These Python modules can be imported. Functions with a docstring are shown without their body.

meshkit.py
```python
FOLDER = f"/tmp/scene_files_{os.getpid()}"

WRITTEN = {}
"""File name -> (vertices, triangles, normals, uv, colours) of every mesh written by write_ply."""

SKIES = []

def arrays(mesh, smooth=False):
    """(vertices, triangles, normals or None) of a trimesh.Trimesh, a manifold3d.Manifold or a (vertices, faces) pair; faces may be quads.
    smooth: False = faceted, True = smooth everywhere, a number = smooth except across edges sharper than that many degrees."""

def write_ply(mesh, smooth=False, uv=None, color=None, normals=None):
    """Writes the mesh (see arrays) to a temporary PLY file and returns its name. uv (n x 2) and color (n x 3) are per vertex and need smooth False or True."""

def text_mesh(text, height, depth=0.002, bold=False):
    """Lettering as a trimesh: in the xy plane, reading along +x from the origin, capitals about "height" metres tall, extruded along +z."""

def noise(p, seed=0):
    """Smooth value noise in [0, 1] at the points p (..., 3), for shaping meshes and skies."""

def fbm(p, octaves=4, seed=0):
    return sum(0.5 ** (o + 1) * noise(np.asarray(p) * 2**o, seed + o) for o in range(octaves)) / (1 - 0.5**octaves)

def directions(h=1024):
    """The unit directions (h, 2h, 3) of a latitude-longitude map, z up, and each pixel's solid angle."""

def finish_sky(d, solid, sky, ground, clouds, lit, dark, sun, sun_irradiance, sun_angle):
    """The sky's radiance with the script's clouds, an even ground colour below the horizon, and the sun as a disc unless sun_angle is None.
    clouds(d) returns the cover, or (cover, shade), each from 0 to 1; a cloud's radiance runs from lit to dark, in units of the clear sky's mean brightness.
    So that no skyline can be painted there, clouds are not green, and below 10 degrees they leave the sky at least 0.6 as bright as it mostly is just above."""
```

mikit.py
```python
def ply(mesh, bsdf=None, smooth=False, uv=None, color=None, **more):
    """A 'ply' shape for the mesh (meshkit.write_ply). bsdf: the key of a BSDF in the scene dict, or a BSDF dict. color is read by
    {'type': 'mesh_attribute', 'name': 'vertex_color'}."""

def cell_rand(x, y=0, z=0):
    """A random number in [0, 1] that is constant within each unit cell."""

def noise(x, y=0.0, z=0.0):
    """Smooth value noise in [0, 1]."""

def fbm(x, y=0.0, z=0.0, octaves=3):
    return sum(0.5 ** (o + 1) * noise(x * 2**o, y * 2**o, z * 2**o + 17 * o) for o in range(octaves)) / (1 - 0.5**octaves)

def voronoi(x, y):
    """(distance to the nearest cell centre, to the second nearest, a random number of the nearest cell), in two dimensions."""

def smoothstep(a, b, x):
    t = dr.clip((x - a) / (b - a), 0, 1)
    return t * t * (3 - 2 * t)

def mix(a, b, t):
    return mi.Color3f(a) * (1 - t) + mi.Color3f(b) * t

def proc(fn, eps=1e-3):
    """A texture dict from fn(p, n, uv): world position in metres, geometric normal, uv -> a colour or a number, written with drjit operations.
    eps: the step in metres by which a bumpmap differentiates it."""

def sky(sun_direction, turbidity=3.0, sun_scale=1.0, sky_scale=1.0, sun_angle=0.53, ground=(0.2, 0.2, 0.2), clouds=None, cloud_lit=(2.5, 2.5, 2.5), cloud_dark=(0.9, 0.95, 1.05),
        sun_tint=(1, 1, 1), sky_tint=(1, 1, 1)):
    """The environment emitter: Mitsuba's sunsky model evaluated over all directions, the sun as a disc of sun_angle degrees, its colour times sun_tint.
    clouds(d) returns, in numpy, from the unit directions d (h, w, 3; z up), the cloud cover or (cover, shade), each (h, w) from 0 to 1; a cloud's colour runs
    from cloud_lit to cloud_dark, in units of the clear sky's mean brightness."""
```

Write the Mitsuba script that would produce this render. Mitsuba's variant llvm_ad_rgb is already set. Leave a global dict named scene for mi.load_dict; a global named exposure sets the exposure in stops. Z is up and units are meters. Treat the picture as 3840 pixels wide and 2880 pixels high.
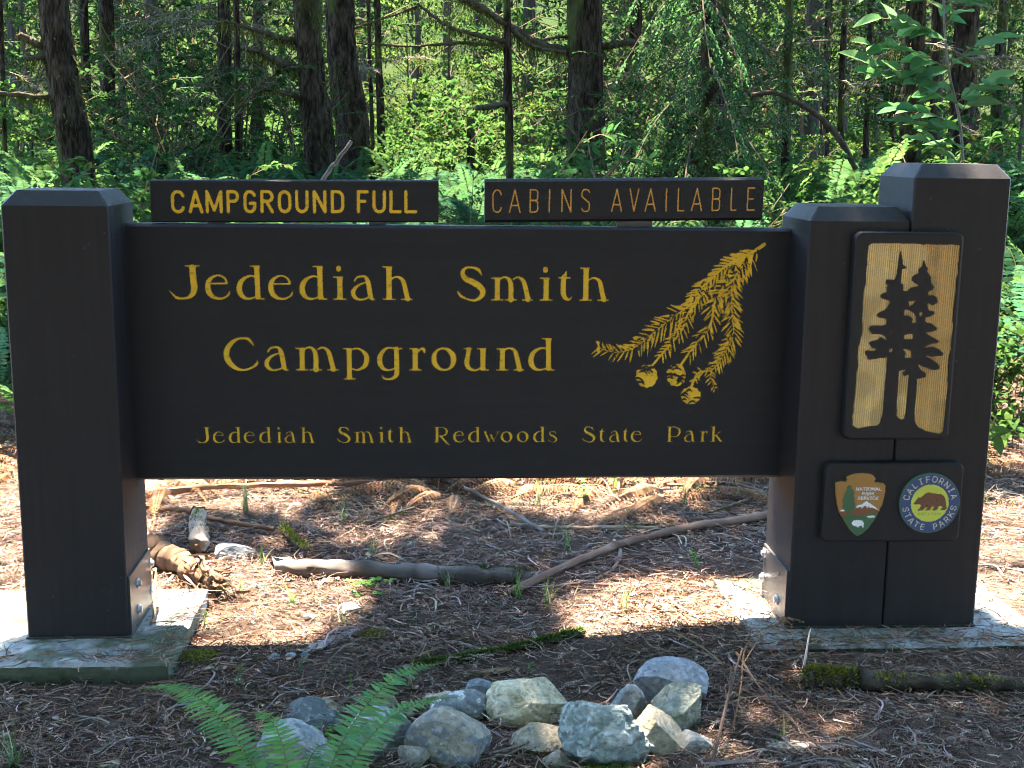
import math, random
import numpy as np, trimesh, manifold3d as m3, shapely
from shapely.geometry import Polygon, MultiPolygon, LineString, Point
from shapely.ops import unary_union
from shapely import affinity
import drjit as dr, mitsuba as mi, mikit, meshkit
from mikit import proc, noise, fbm, voronoi, cell_rand, smoothstep, mix

T = mi.ScalarTransform4f
scene, labels = {}, {}
rng = np.random.default_rng(7)

# ------------------------------------------------------------------ camera, sky, exposure
EYE = np.array([1.0519, -4.1192, 1.6709])
FWD = np.array([0.06074, 0.98056, -0.18659])
UP = np.array([-0.00026, 0.18695, 0.98237])
scene['camera'] = {'type': 'perspective', 'fov': 44.6, 'fov_axis': 'x', 'near_clip': 0.05, 'far_clip': 500.0,
                   'to_world': T().look_at(origin=EYE.tolist(), target=(EYE + FWD).tolist(), up=UP.tolist())}
SUN = np.array([-0.105, 0.325, 0.940])
scene['sky'] = mikit.sky(SUN.tolist(), turbidity=3.0, ground=(0.10, 0.10, 0.07))
exposure = 6.0

# ------------------------------------------------------------------ materials
VC = {'type': 'mesh_attribute', 'name': 'vertex_color'}
def rgb(*c): return {'type': 'rgb', 'value': [float(x) for x in c]}
def two(d): return {'type': 'twosided', 'bsdf': d}
def bump(d, fn, scale, eps=1e-3): return {'type': 'bumpmap', 'tex': proc(fn, eps), 'scale': float(scale), 'bsdf': d}

def paint_v(p, n, uv):
    g = fbm(p.x * 60, p.y * 60, p.z * 2.2, 3)
    c = mix((0.0108, 0.0098, 0.0110), (0.0172, 0.0158, 0.0170), g)
    return mix(c, (0.085, 0.08, 0.072), 0.6 * smoothstep(0.93, 0.98, noise(p.x * 60, p.y * 60, p.z * 60)) * smoothstep(0.6, 0.75, noise(p.x * 6, p.y * 6, p.z * 6)))
def paint_vb(p, n, uv):
    return fbm(p.x * 170, p.y * 170, p.z * 4, 2) + 0.4 * noise(p.x * 700, p.y * 700, p.z * 60)
def paint_h(p, n, uv):
    g = fbm(p.x * 2.2, p.y * 60, p.z * 60, 3)
    c = mix((0.0088, 0.0086, 0.0106), (0.0132, 0.0129, 0.0152), g)
    return mix(c, (0.10, 0.10, 0.095), 0.7 * smoothstep(0.94, 0.98, noise(p.x * 70, p.y * 70, p.z * 40)) * smoothstep(0.62, 0.75, noise(p.x * 5, 0, p.z * 5)))
def paint_hb(p, n, uv):
    return fbm(p.x * 4, p.y * 170, p.z * 170, 2) + 0.4 * noise(p.x * 60, p.y * 700, p.z * 700)
scene['post_paint'] = two(bump({'type': 'principled', 'base_color': proc(paint_v), 'roughness': 0.5, 'specular': 0.28}, paint_vb, 0.0007))
scene['panel_paint'] = two(bump({'type': 'principled', 'base_color': proc(paint_h), 'roughness': 0.5, 'specular': 0.28}, paint_hb, 0.0006))
def yellow(p, n, uv):
    g = fbm(p.x * 25, p.y * 25, p.z * 160, 2)
    s = smoothstep(0.66, 0.82, fbm(p.x * 90, p.y * 20, p.z * 90 + 5, 2))
    return mix(mix((0.80, 0.455, 0.010), (0.88, 0.525, 0.016), g), (0.10, 0.07, 0.02), 0.4 * s)
scene['yellow_paint'] = two({'type': 'principled', 'base_color': proc(yellow), 'roughness': 0.55})
def orange(p, n, uv):
    g = fbm(p.x * 60, p.y * 30, p.z * 120, 2)
    return mix((0.70, 0.33, 0.045), (0.84, 0.42, 0.07), g)
scene['orange_paint'] = two({'type': 'principled', 'base_color': proc(orange), 'roughness': 0.55})
def rake(p):
    w = fbm(p.x * 14, 0, p.z * .8, 2) * 1.6
    return (0.5 + 0.5 * dr.sin((p.x - 0.02 * p.z) * 860 + w * 4)) * (0.55 + 0.6 * noise(p.x * 160, 4, p.z * 1.5))
def cedar(p, n, uv):
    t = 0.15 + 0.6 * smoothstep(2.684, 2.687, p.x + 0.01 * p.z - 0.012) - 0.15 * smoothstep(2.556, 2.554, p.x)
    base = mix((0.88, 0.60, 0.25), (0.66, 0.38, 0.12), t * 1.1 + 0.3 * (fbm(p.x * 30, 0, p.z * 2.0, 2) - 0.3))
    stain = smoothstep(0.60, 0.75, fbm(p.x * 14, 3, p.z * 9, 2))
    base = mix(base, (0.25, 0.16, 0.06), 0.35 * stain)
    return base * (0.40 + 0.80 * rake(p))
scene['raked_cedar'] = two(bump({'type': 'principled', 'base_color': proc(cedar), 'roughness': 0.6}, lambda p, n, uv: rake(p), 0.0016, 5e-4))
def conc(p, n, uv):
    g = fbm(p.x * 9, p.y * 9, p.z * 9, 4)
    c = mix((0.16, 0.165, 0.155), (0.25, 0.255, 0.24), g)
    c = mix(c, (0.12, 0.12, 0.11), smoothstep(0.60, 0.75, fbm(p.x * 35, p.y * 35, p.z * 35 + 9, 3)))
    c = mix(c, (0.42, 0.43, 0.41), 0.20 * smoothstep(0.60, 0.75, fbm(p.x * 22 + 7, p.y * 22, p.z * 22, 3)))
    side = smoothstep(0.5, 0.2, n.z) * 0.9
    moss = smoothstep(0.52, 0.66, fbm(p.x * 7 + 3, p.y * 7, p.z * 7, 4) + 0.28 * side)
    return mix(c, mix((0.020, 0.028, 0.010), (0.055, 0.066, 0.022), fbm(p.x * 90, p.y * 90, p.z * 90, 2)), moss * 0.85)
scene['concrete'] = two(bump({'type': 'principled', 'base_color': proc(conc), 'roughness': 0.85}, lambda p, n, uv: fbm(p.x * 60, p.y * 60, p.z * 60, 4), 0.006, 2e-3))
scene['bracket_paint'] = two(bump({'type': 'principled', 'base_color': rgb(0.03, 0.028, 0.027), 'roughness': 0.38, 'specular': 0.6}, lambda p, n, uv: fbm(p.x * 220, p.y * 220, p.z * 220, 2), 0.0004))
scene['galvanised'] = two({'type': 'principled', 'base_color': rgb(0.42, 0.43, 0.45), 'roughness': 0.4, 'metallic': 0.8})
scene['leaf'] = {'type': 'principledthin', 'base_color': VC, 'roughness': 0.36, 'diff_trans': 1.05, 'eta': 1.5, 'spec_trans': 0.0}
scene['leaf_glossy'] = {'type': 'principledthin', 'base_color': VC, 'roughness': 0.28, 'diff_trans': 0.9, 'eta': 1.55, 'spec_trans': 0.0}
scene['matte'] = two({'type': 'diffuse', 'reflectance': VC})
scene['print'] = two({'type': 'principled', 'base_color': VC, 'roughness': 0.45})
def stone_bump(p, n, uv): return fbm(p.x * 45, p.y * 45, p.z * 45, 4) + 0.3 * noise(p.x * 300, p.y * 300, p.z * 300)
def speck(p, n, uv):
    a = smoothstep(0.52, 0.70, fbm(p.x * 95, p.y * 95, p.z * 95, 3)); v = fbm(p.x * 14, p.y * 14, p.z * 22, 3)
    return 0.42 * a + 0.35 * smoothstep(0.035, 0.0, dr.abs(v - 0.5))
def pale(p, n, uv): return 0.28 * smoothstep(0.56, 0.72, fbm(p.x * 60 + 9, p.y * 60, p.z * 60, 3))
_stone = {'type': 'blendbsdf', 'weight': proc(pale), 'a': {'type': 'principled', 'base_color': VC, 'roughness': 0.75}, 'b': {'type': 'diffuse', 'reflectance': rgb(.46, .46, .43)}}
scene['stone'] = two(bump({'type': 'blendbsdf', 'weight': proc(speck), 'a': _stone, 'b': {'type': 'diffuse', 'reflectance': rgb(.07, .075, .075)}}, stone_bump, 0.007, 1.5e-3))
def bark_h(p):
    a = fbm(p.x * 26, p.y * 26, p.z * 4.5, 4)
    return a + 0.5 * noise(p.x * 80, p.y * 80, p.z * 16)
def bark(p, n, uv):
    g = bark_h(p)
    c = mix((0.012, 0.009, 0.007), (0.060, 0.045, 0.034), smoothstep(0.45, 1.15, g))
    m = smoothstep(0.55, 0.75, fbm(p.x * 3 + 4, p.y * 3, p.z * 1.3, 3))
    return mix(c, (0.05, 0.062, 0.018), 0.75 * m)
scene['bark'] = two(bump({'type': 'diffuse', 'reflectance': proc(bark)}, lambda p, n, uv: bark_h(p), 0.025, 6e-3))
def soil(p, n, uv):
    g = fbm(p.x * 14, p.y * 14, 1, 4)
    h = noise(p.x * 120, p.y * 120, 3)
    c = mix((0.035, 0.026, 0.021), (0.12, 0.085, 0.066), g * 0.8 + h * 0.35 - 0.1)
    return mix(c, (0.022, 0.034, 0.013), smoothstep(2.8, 5.5, p.y) * smoothstep(0.60, 0.42, fbm(p.x * 1.5, p.y * 1.5, 0, 3) - smoothstep(3.0, 16.0, p.y) * 0.5))
scene['asphalt'] = two({'type': 'diffuse', 'reflectance': proc(lambda p, n, uv: mix((.045, .046, .048), (.075, .076, .078), fbm(p.x * 40, p.y * 40, 0, 3)))})
scene['soil'] = two(bump({'type': 'diffuse', 'reflectance': proc(soil)}, lambda p, n, uv: fbm(p.x * 50, p.y * 50, 0, 4), 0.02, 3e-3))

# ------------------------------------------------------------------ naming
_count = {}
def unique(name):
    k = _count.get(name, 0); _count[name] = k + 1
    return name if k == 0 else f'{name}_{k:03d}'
def tag(key, label=None, category=None, group=None, kind=None):
    d = labels.setdefault(key, {})
    for a, b in (('label', label), ('category', category), ('group', group), ('kind', kind)):
        if b: d[a] = b
def thing(name, label, category, group=None, kind=None):
    key = unique(name); tag(key, label, category, group, kind); return key
def put(name, mesh, bsdf, parent=None, smooth=False, color=None):
    key = unique((parent + '__' if parent else '') + name)
    if isinstance(mesh, MB): mesh, color = mesh.get()
    scene[key] = mikit.ply(mesh, bsdf, smooth=smooth, color=color)
    return key
def whole(name, mesh, bsdf, label, category, group=None, kind=None, smooth=False, color=None):
    k = put(name, mesh, bsdf, None, smooth, color); tag(k, label, category, group, kind); return k
def place(name, group_id, mat, parent=None):
    key = unique((parent + '__' if parent else '') + name)
    scene[key] = {'type': 'instance', 'to_world': T(np.asarray(mat, float)), 'shape': {'type': 'ref', 'id': group_id}}
    return key
def xf(pos, rz=0.0, s=1.0, rx=0.0, ry=0.0, sz=None):
    m = trimesh.transformations.euler_matrix(rx, ry, rz, 'sxyz')
    S = np.diag([s, s, sz or s, 1.0]); m = m @ S; m[:3, 3] = pos
    return m

class MB:
    """Collects coloured triangles."""
    def __init__(self): self.v, self.f, self.c, self.n = [], [], [], 0
    def add(self, v, f, c):
        v = np.asarray(v, float); f = np.asarray(f, int); c = np.asarray(c, float)
        if c.ndim == 1: c = np.broadcast_to(c, v.shape)
        self.v.append(v); self.f.append(f + self.n); self.c.append(c); self.n += len(v)
        return self
    def join(self, o, mat=None):
        v, c = np.vstack(o.v), np.vstack(o.c)
        if mat is not None: v = v @ mat[:3, :3].T + mat[:3, 3]
        return self.add(v, np.vstack(o.f), c)
    def get(self):
        v, f, c = np.vstack(self.v), np.vstack(self.f), np.vstack(self.c)
        return trimesh.Trimesh(v, f, process=False), np.clip(c, 0.002, 1)

def norm(a): return a / (np.linalg.norm(a, axis=-1, keepdims=True) + 1e-12)
def tube(mb, pts, rad, col, sides=6, cap=True, wob=0.0, seed=0):
    p = np.asarray(pts, float); n = len(p); r = np.broadcast_to(np.asarray(rad, float), (n,))
    t = norm(np.gradient(p, axis=0)); ref = np.array([0.0, 0, 1]) if abs(t[:, 2]).mean() < 0.8 else np.array([1.0, 0, 0])
    a = norm(np.cross(t, ref)); b = np.cross(t, a); ang = np.arange(sides) * 2 * np.pi / sides
    rr = np.repeat(r[:, None], sides, 1)
    if wob: rr = rr * (1 + wob * (2 * meshkit.noise(np.stack([*np.broadcast_arrays(np.arange(n)[:, None] * 0.7, np.cos(ang) * 1.3 + seed, np.sin(ang) * 1.3)], -1), seed) - 1))
    v = p[:, None] + rr[..., None] * (np.cos(ang)[None, :, None] * a[:, None] + np.sin(ang)[None, :, None] * b[:, None])
    i, j = np.meshgrid(np.arange(n - 1), np.arange(sides), indexing='ij')
    q = np.stack([i * sides + j, i * sides + (j + 1) % sides, (i + 1) * sides + (j + 1) % sides, (i + 1) * sides + j], -1).reshape(-1, 4)
    f = np.vstack([q[:, [0, 2, 1]], q[:, [0, 3, 2]]]); v = v.reshape(-1, 3)
    if cap:
        k = len(v); v = np.vstack([v, p[:1], p[-1:]]); jj = np.arange(sides)
        f = np.vstack([f, np.stack([jj * 0 + k, jj, (jj + 1) % sides], 1), np.stack([jj * 0 + k + 1, (n - 1) * sides + (jj + 1) % sides, (n - 1) * sides + jj], 1)])
    col = np.asarray(col, float)
    if col.ndim == 2:
        c = np.repeat(col, sides, 0)
        if cap: c = np.vstack([c, col[:1], col[-1:]])
        col = c
    return mb.add(v, f, col)
def curve(pts, n=12):
    """A smooth polyline through the points."""
    p = np.asarray(pts, float); m = len(p)
    if m < 3: return np.linspace(p[0], p[-1], n)
    q = np.vstack([2 * p[0] - p[1], p, 2 * p[-1] - p[-2]]); out = []
    for k in np.linspace(0, m - 1 - 1e-9, n):
        i = int(k); u = k - i; a, b, c, d = q[i:i + 4]
        out.append(0.5 * (2 * b + (c - a) * u + (2 * a - 5 * b + 4 * c - d) * u * u + (3 * b - a - 3 * c + d) * u ** 3))
    return np.array(out)
def leaves(mb, P, D, N, L, W, C, hexa=True, bend=0.12):
    """Leaf blades: base P, direction D, normal N, length L, width W, colour C (all per leaf)."""
    P, D, N = np.asarray(P, float), norm(np.asarray(D, float)), np.asarray(N, float)
    S = norm(np.cross(D, N)); N = np.cross(S, D); L = np.broadcast_to(L, len(P))[:, None]; W = np.broadcast_to(W, len(P))[:, None]
    C = np.broadcast_to(C, (len(P), 3))
    if hexa:
        pr = [(0, 0, 0), (0.28, 0.42, 0.35), (0.62, 0.46, 0.2), (1, 0, -1.0), (0.62, -0.46, 0.2), (0.28, -0.42, 0.35)]
        F = np.array([(0, 5, 1), (1, 5, 4), (1, 4, 2), (2, 4, 3)])
    else:
        pr = [(0, 0, 0), (0.36, 0.5, 0.3), (1, 0, -1.0), (0.36, -0.5, 0.3)]
        F = np.array([(0, 3, 1), (1, 3, 2)])
    v = np.stack([P + D * L * a + S * W * b + N * L * bend * c for a, b, c in pr], 1)
    k = len(pr); f = (F[None] + (np.arange(len(P)) * k)[:, None, None]).reshape(-1, 3)
    return mb.add(v.reshape(-1, 3), f, np.repeat(C, k, 0))
def jitter(c, n, r, s=0.25):
    """Leaf colours: brightness and hue vary from leaf to leaf."""
    c = np.asarray(c, float); k = np.exp(r.normal(0, s, (n, 1)))
    return np.clip(c * k * np.exp(r.normal(0, 0.10, (n, 3)) * [1.2, 0.5, 1.0]), 0.004, 0.9)
def smooth01(a, b, x):
    t = np.clip((np.asarray(x, float) - a) / (b - a), 0, 1); return t * t * (3 - 2 * t)

# ------------------------------------------------------------------ setting: the forest floor
def ground_z(x, y):
    x, y = np.asarray(x, float), np.asarray(y, float)
    z = -0.068 + 0.052 * smooth01(1.3, 2.3, x) * smooth01(4, 0, y)
    z = z + 0.108 * np.clip(y - 2.2, 0, 6.8) * smooth01(2.0, 4.6, y) + 0.052 * np.maximum(0, y - 9)
    z = z + 9.0 * smooth01(48, 95, y)
    p = np.stack([x, y, 0 * x], -1)
    z = z + 0.10 * smooth01(2.5, 8, np.abs(y)) * (meshkit.fbm(p * 0.5, 3, 3) - 0.5) * 2
    return z + 0.022 * (meshkit.fbm(p * 3.0, 3, 5) - 0.5) * (1 - 0.6 * smooth01(0.6, 0.2, np.abs(y)))
def grid_ground():
    xs = np.unique(np.concatenate([np.linspace(-90, -6, 30), np.linspace(-6, -2, 30), np.linspace(-2, 5, 190), np.linspace(5, 9, 30), np.linspace(9, 100, 30)]))
    ys = np.unique(np.concatenate([np.linspace(-40, -3, 20), np.linspace(-3, -1.2, 20), np.linspace(-1.2, 4, 150), np.linspace(4, 14, 60), np.linspace(14, 110, 60)]))
    X, Y = np.meshgrid(xs, ys, indexing='ij'); Z = ground_z(X, Y)
    n, m = X.shape; i, j = np.meshgrid(np.arange(n - 1), np.arange(m - 1), indexing='ij')
    q = np.stack([i * m + j, (i + 1) * m + j, (i + 1) * m + j + 1, i * m + j + 1], -1).reshape(-1, 4)
    return trimesh.Trimesh(np.stack([X, Y, Z], -1).reshape(-1, 3), np.vstack([q[:, :3], q[:, [0, 2, 3]]]), process=False)
k = put('forest_floor', grid_ground(), 'soil', smooth=True)
tag(k, 'forest floor of brown soil under fallen needles', 'ground', kind='structure')

road = trimesh.creation.box(bounds=[[-90, -12.5, -.30], [100, -4.9, -.02]])
k = put('road', road, 'asphalt'); tag(k, 'grey asphalt park road in front of the sign', 'road', kind='structure')

# ------------------------------------------------------------------ solids for the sign
def to_tm(man):
    m = man.to_mesh(); return trimesh.Trimesh(np.array(m.vert_properties[:, :3], float), np.array(m.tri_verts), process=False)
def hull(pts): return m3.Manifold.hull_points(np.asarray(pts, np.float64))
def cbox(x0, x1, y0, y1, z0, z1, e=0.004, cap=0.0, caph=0.0):
    """Box with eased upright edges and, if cap, a chamfered head."""
    def ring(a0, a1, b0, b1, z, e): return [(a0 + e, b0, z), (a1 - e, b0, z), (a0 + e, b1, z), (a1 - e, b1, z), (a0, b0 + e, z), (a0, b1 - e, z), (a1, b0 + e, z), (a1, b1 - e, z)]
    pts = ring(x0, x1, y0, y1, z0, e)
    if cap: pts += ring(x0, x1, y0, y1, z1 - caph, e) + ring(x0 + cap, x1 - cap, y0 + cap, y1 - cap, z1, e)
    else: pts += ring(x0, x1, y0, y1, z1 - e, e) + ring(x0 + e, x1 - e, y0 + e, y1 - e, z1, e)
    return hull(pts)
def polys(g):
    if g.is_empty: return []
    return [p for p in (g.geoms if hasattr(g, 'geoms') else [g]) if p.geom_type == 'Polygon' and p.area > 1e-8]
def prism(g, y0, y1):
    """A shape drawn in the upright x-z plane, from depth y0 (front) to y1 (back)."""
    rings = []
    for p in polys(g):
        p = shapely.geometry.polygon.orient(p)
        rings.append(np.array(p.exterior.coords)[:-1]); rings += [np.array(r.coords)[:-1] for r in p.interiors]
    man = m3.Manifold.extrude(m3.CrossSection(rings, m3.FillRule.EvenOdd), y1 - y0)
    return man.transform(np.array([[1, 0, 0, 0], [0, 0, -1, y1], [0, 1, 0, 0]], float))
RELIEF=[(2.4848,1.3601),(2.4918,1.3689),(2.5720,1.3716),(2.6549,1.3700),(2.6677,1.3658),(2.6818,1.3689),(2.7943,1.3667),(2.7978,1.3623),(2.7963,1.3140),(2.7972,1.2743),(2.7944,1.2522),(2.7950,1.2168),(2.7933,1.1812),(2.7916,1.1456),(2.7922,1.1098),(2.7954,1.0986),(2.7938,1.0604),(2.7919,1.0266),(2.7942,1.0153),(2.7901,0.9927),(2.7880,0.9610),(2.7898,0.9383),(2.7921,0.8790),(2.7909,0.8240),(2.7896,0.7826),(2.7879,0.7271),(2.7769,0.7202),(2.7300,0.7296),(2.7013,0.7435),(2.6885,0.7597),(2.6843,0.7735),(2.6485,0.7726),(2.6348,0.7708),(2.6225,0.7828),(2.5749,0.7875),(2.5689,0.7622),(2.5582,0.7507),(2.5218,0.7461),(2.4902,0.7393),(2.4687,0.7531),(2.4679,0.7876),(2.4704,0.8334),(2.4717,0.8699),(2.4711,0.9289),(2.4762,0.9561),(2.4716,0.9922),(2.4717,1.0259),(2.4777,1.0372),(2.4825,1.0820),(2.4801,1.1177),(2.4774,1.1799),(2.4780,1.2197),(2.4829,1.2329),(2.4826,1.2726),(2.4841,1.3164)]
TREES=[(2.5953,1.3456),(2.6027,1.3172),(2.6053,1.2996),(2.6201,1.2931),(2.6182,1.2887),(2.6050,1.2843),(2.6020,1.2644),(2.6016,1.2380),(2.6108,1.2358),(2.6147,1.2115),(2.6305,1.2116),(2.6410,1.2227),(2.6632,1.2272),(2.6651,1.2317),(2.6439,1.2448),(2.6410,1.2536),(2.6448,1.2625),(2.6622,1.2714),(2.6639,1.2780),(2.6612,1.2846),(2.6731,1.2935),(2.6741,1.3045),(2.6769,1.3155),(2.6834,1.3001),(2.6934,1.2870),(2.6885,1.2803),(2.6935,1.2738),(2.7035,1.2606),(2.7074,1.2385),(2.7175,1.2253),(2.7136,1.2164),(2.7004,1.2119),(2.6992,1.1986),(2.7129,1.1964),(2.7172,1.1987),(2.7315,1.1899),(2.7350,1.1743),(2.7154,1.1631),(2.7010,1.1742),(2.6996,1.1630),(2.7055,1.1452),(2.7238,1.1431),(2.7265,1.1364),(2.7093,1.1252),(2.6958,1.1229),(2.6968,1.1095),(2.7202,1.1006),(2.7417,1.0872),(2.7355,1.0782),(2.7131,1.0737),(2.6997,1.0714),(2.7187,1.0602),(2.7497,1.0423),(2.7434,1.0355),(2.7208,1.0332),(2.7076,1.0264),(2.6902,1.0151),(2.7036,1.0196),(2.7307,1.0220),(2.7495,1.0152),(2.7690,0.9994),(2.7626,0.9927),(2.7423,0.9904),(2.7288,0.9881),(2.7102,0.9926),(2.7058,0.9903),(2.7294,0.9790),(2.7510,0.9655),(2.7578,0.9496),(2.7549,0.9450),(2.7322,0.9427),(2.7132,0.9518),(2.6946,0.9563),(2.6848,0.9654),(2.6832,0.9563),(2.6909,0.9450),(2.7100,0.9336),(2.7111,0.9200),(2.6818,0.9132),(2.6837,0.8561),(2.6823,0.8011),(2.6909,0.7088),(2.6508,0.7089),(2.6488,0.7689),(2.6533,0.8011),(2.6553,0.8698),(2.6546,0.9291),(2.6378,0.9222),(2.6333,0.9336),(2.6474,0.9472),(2.6182,0.9404),(2.6187,0.9018),(2.6180,0.8470),(2.6211,0.7828),(2.6300,0.7089),(2.5564,0.7091),(2.5631,0.7460),(2.5740,0.8012),(2.5737,0.8926),(2.5751,0.9381),(2.5750,0.9923),(2.5650,0.9856),(2.5425,0.9833),(2.5110,0.9778),(2.5048,0.9900),(2.4980,1.0035),(2.5044,1.0102),(2.5317,1.0080),(2.5358,1.0148),(2.5196,1.0193),(2.5145,1.0283),(2.5082,1.0350),(2.5204,1.0417),(2.5382,1.0463),(2.5466,1.0553),(2.5583,1.0508),(2.5655,1.0441),(2.5697,1.0486),(2.5599,1.0598),(2.5413,1.0665),(2.5187,1.0664),(2.5050,1.0820),(2.5102,1.0932),(2.5303,1.0955),(2.5486,1.0933),(2.5641,1.0979),(2.5654,1.1113),(2.5582,1.1179),(2.5376,1.1223),(2.5281,1.1290),(2.5386,1.1401),(2.5583,1.1491),(2.5665,1.1603),(2.5725,1.1714),(2.5674,1.1802),(2.5422,1.1868),(2.5371,1.1956),(2.5433,1.2032),(2.5588,1.2068),(2.5553,1.2245),(2.5619,1.2267),(2.5522,1.2377),(2.5537,1.2487),(2.5692,1.2510),(2.5828,1.2489),(2.5882,1.2688),(2.5908,1.2952),(2.5934,1.3215)]
HOLES=[[(2.6353,1.1761),(2.6600,1.1784),(2.6518,1.1673),(2.6388,1.1592)],[(2.6216,1.1471),(2.6305,1.1494),(2.6539,1.1383),(2.6641,1.1228),(2.6632,1.1049),(2.6565,1.1026),(2.6517,1.1071),(2.6554,1.1183),(2.6457,1.1272),(2.6227,1.1315)],[(2.6743,1.1384),(2.6795,1.1416),(2.6847,1.1385),(2.6860,1.1327),(2.6819,1.1273),(2.6763,1.1295)],[(2.5840,1.0778),(2.5885,1.0778),(2.5891,1.0697),(2.5847,1.0679)],[(2.6277,1.0622),(2.6433,1.0667),(2.6569,1.0668),(2.6591,1.0488),(2.6287,1.0487)],[(2.6266,1.0150),(2.6357,1.0150),(2.6543,1.0083),(2.6596,0.9857),(2.6355,0.9857),(2.6366,1.0015)],[(2.5811,1.0149),(2.5865,1.0163),(2.5917,1.0127),(2.5909,1.0059),(2.5856,1.0036),(2.5803,1.0068)]]
ARROW=[(2.4206,0.5498),(2.4322,0.5538),(2.4453,0.5564),(2.4495,0.5537),(2.4574,0.5550),(2.4608,0.5631),(2.4578,0.5698),(2.4718,0.5778),(2.4900,0.5831),(2.5111,0.5849),(2.5352,0.5821),(2.5487,0.5783),(2.5588,0.5667),(2.5514,0.5586),(2.5571,0.5532),(2.5745,0.5504),(2.5879,0.5490),(2.5937,0.5423),(2.5942,0.5166),(2.5915,0.4976),(2.5865,0.4733),(2.5782,0.4570),(2.5692,0.4326),(2.5572,0.4122),(2.5426,0.3891),(2.5225,0.3701),(2.5095,0.3634),(2.4986,0.3662),(2.4816,0.3814),(2.4671,0.4006),(2.4550,0.4224),(2.4403,0.4443),(2.4320,0.4715),(2.4245,0.5067),(2.4219,0.5283)]
ARROW_GREEN=[(2.4468,0.4347),(2.4650,0.4333),(2.4727,0.4373),(2.4832,0.4413),(2.4968,0.4371),(2.5183,0.4343),(2.5339,0.4410),(2.5577,0.4436),(2.5726,0.4407),(2.5692,0.4320),(2.5572,0.4122),(2.5426,0.3891),(2.5225,0.3701),(2.5095,0.3639),(2.4986,0.3667),(2.4816,0.3819),(2.4670,0.4011),(2.4550,0.4230)]
ARROW_BROWN=[(2.4373,0.4511),(2.4584,0.4537),(2.4848,0.4576),(2.4950,0.4643),(2.5159,0.4710),(2.5321,0.4682),(2.5593,0.4599),(2.5762,0.4549),(2.5733,0.4421),(2.5577,0.4436),(2.5339,0.4410),(2.5183,0.4343),(2.4968,0.4371),(2.4832,0.4413),(2.4727,0.4373),(2.4650,0.4333),(2.4468,0.4347),(2.4403,0.4443)]
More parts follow.
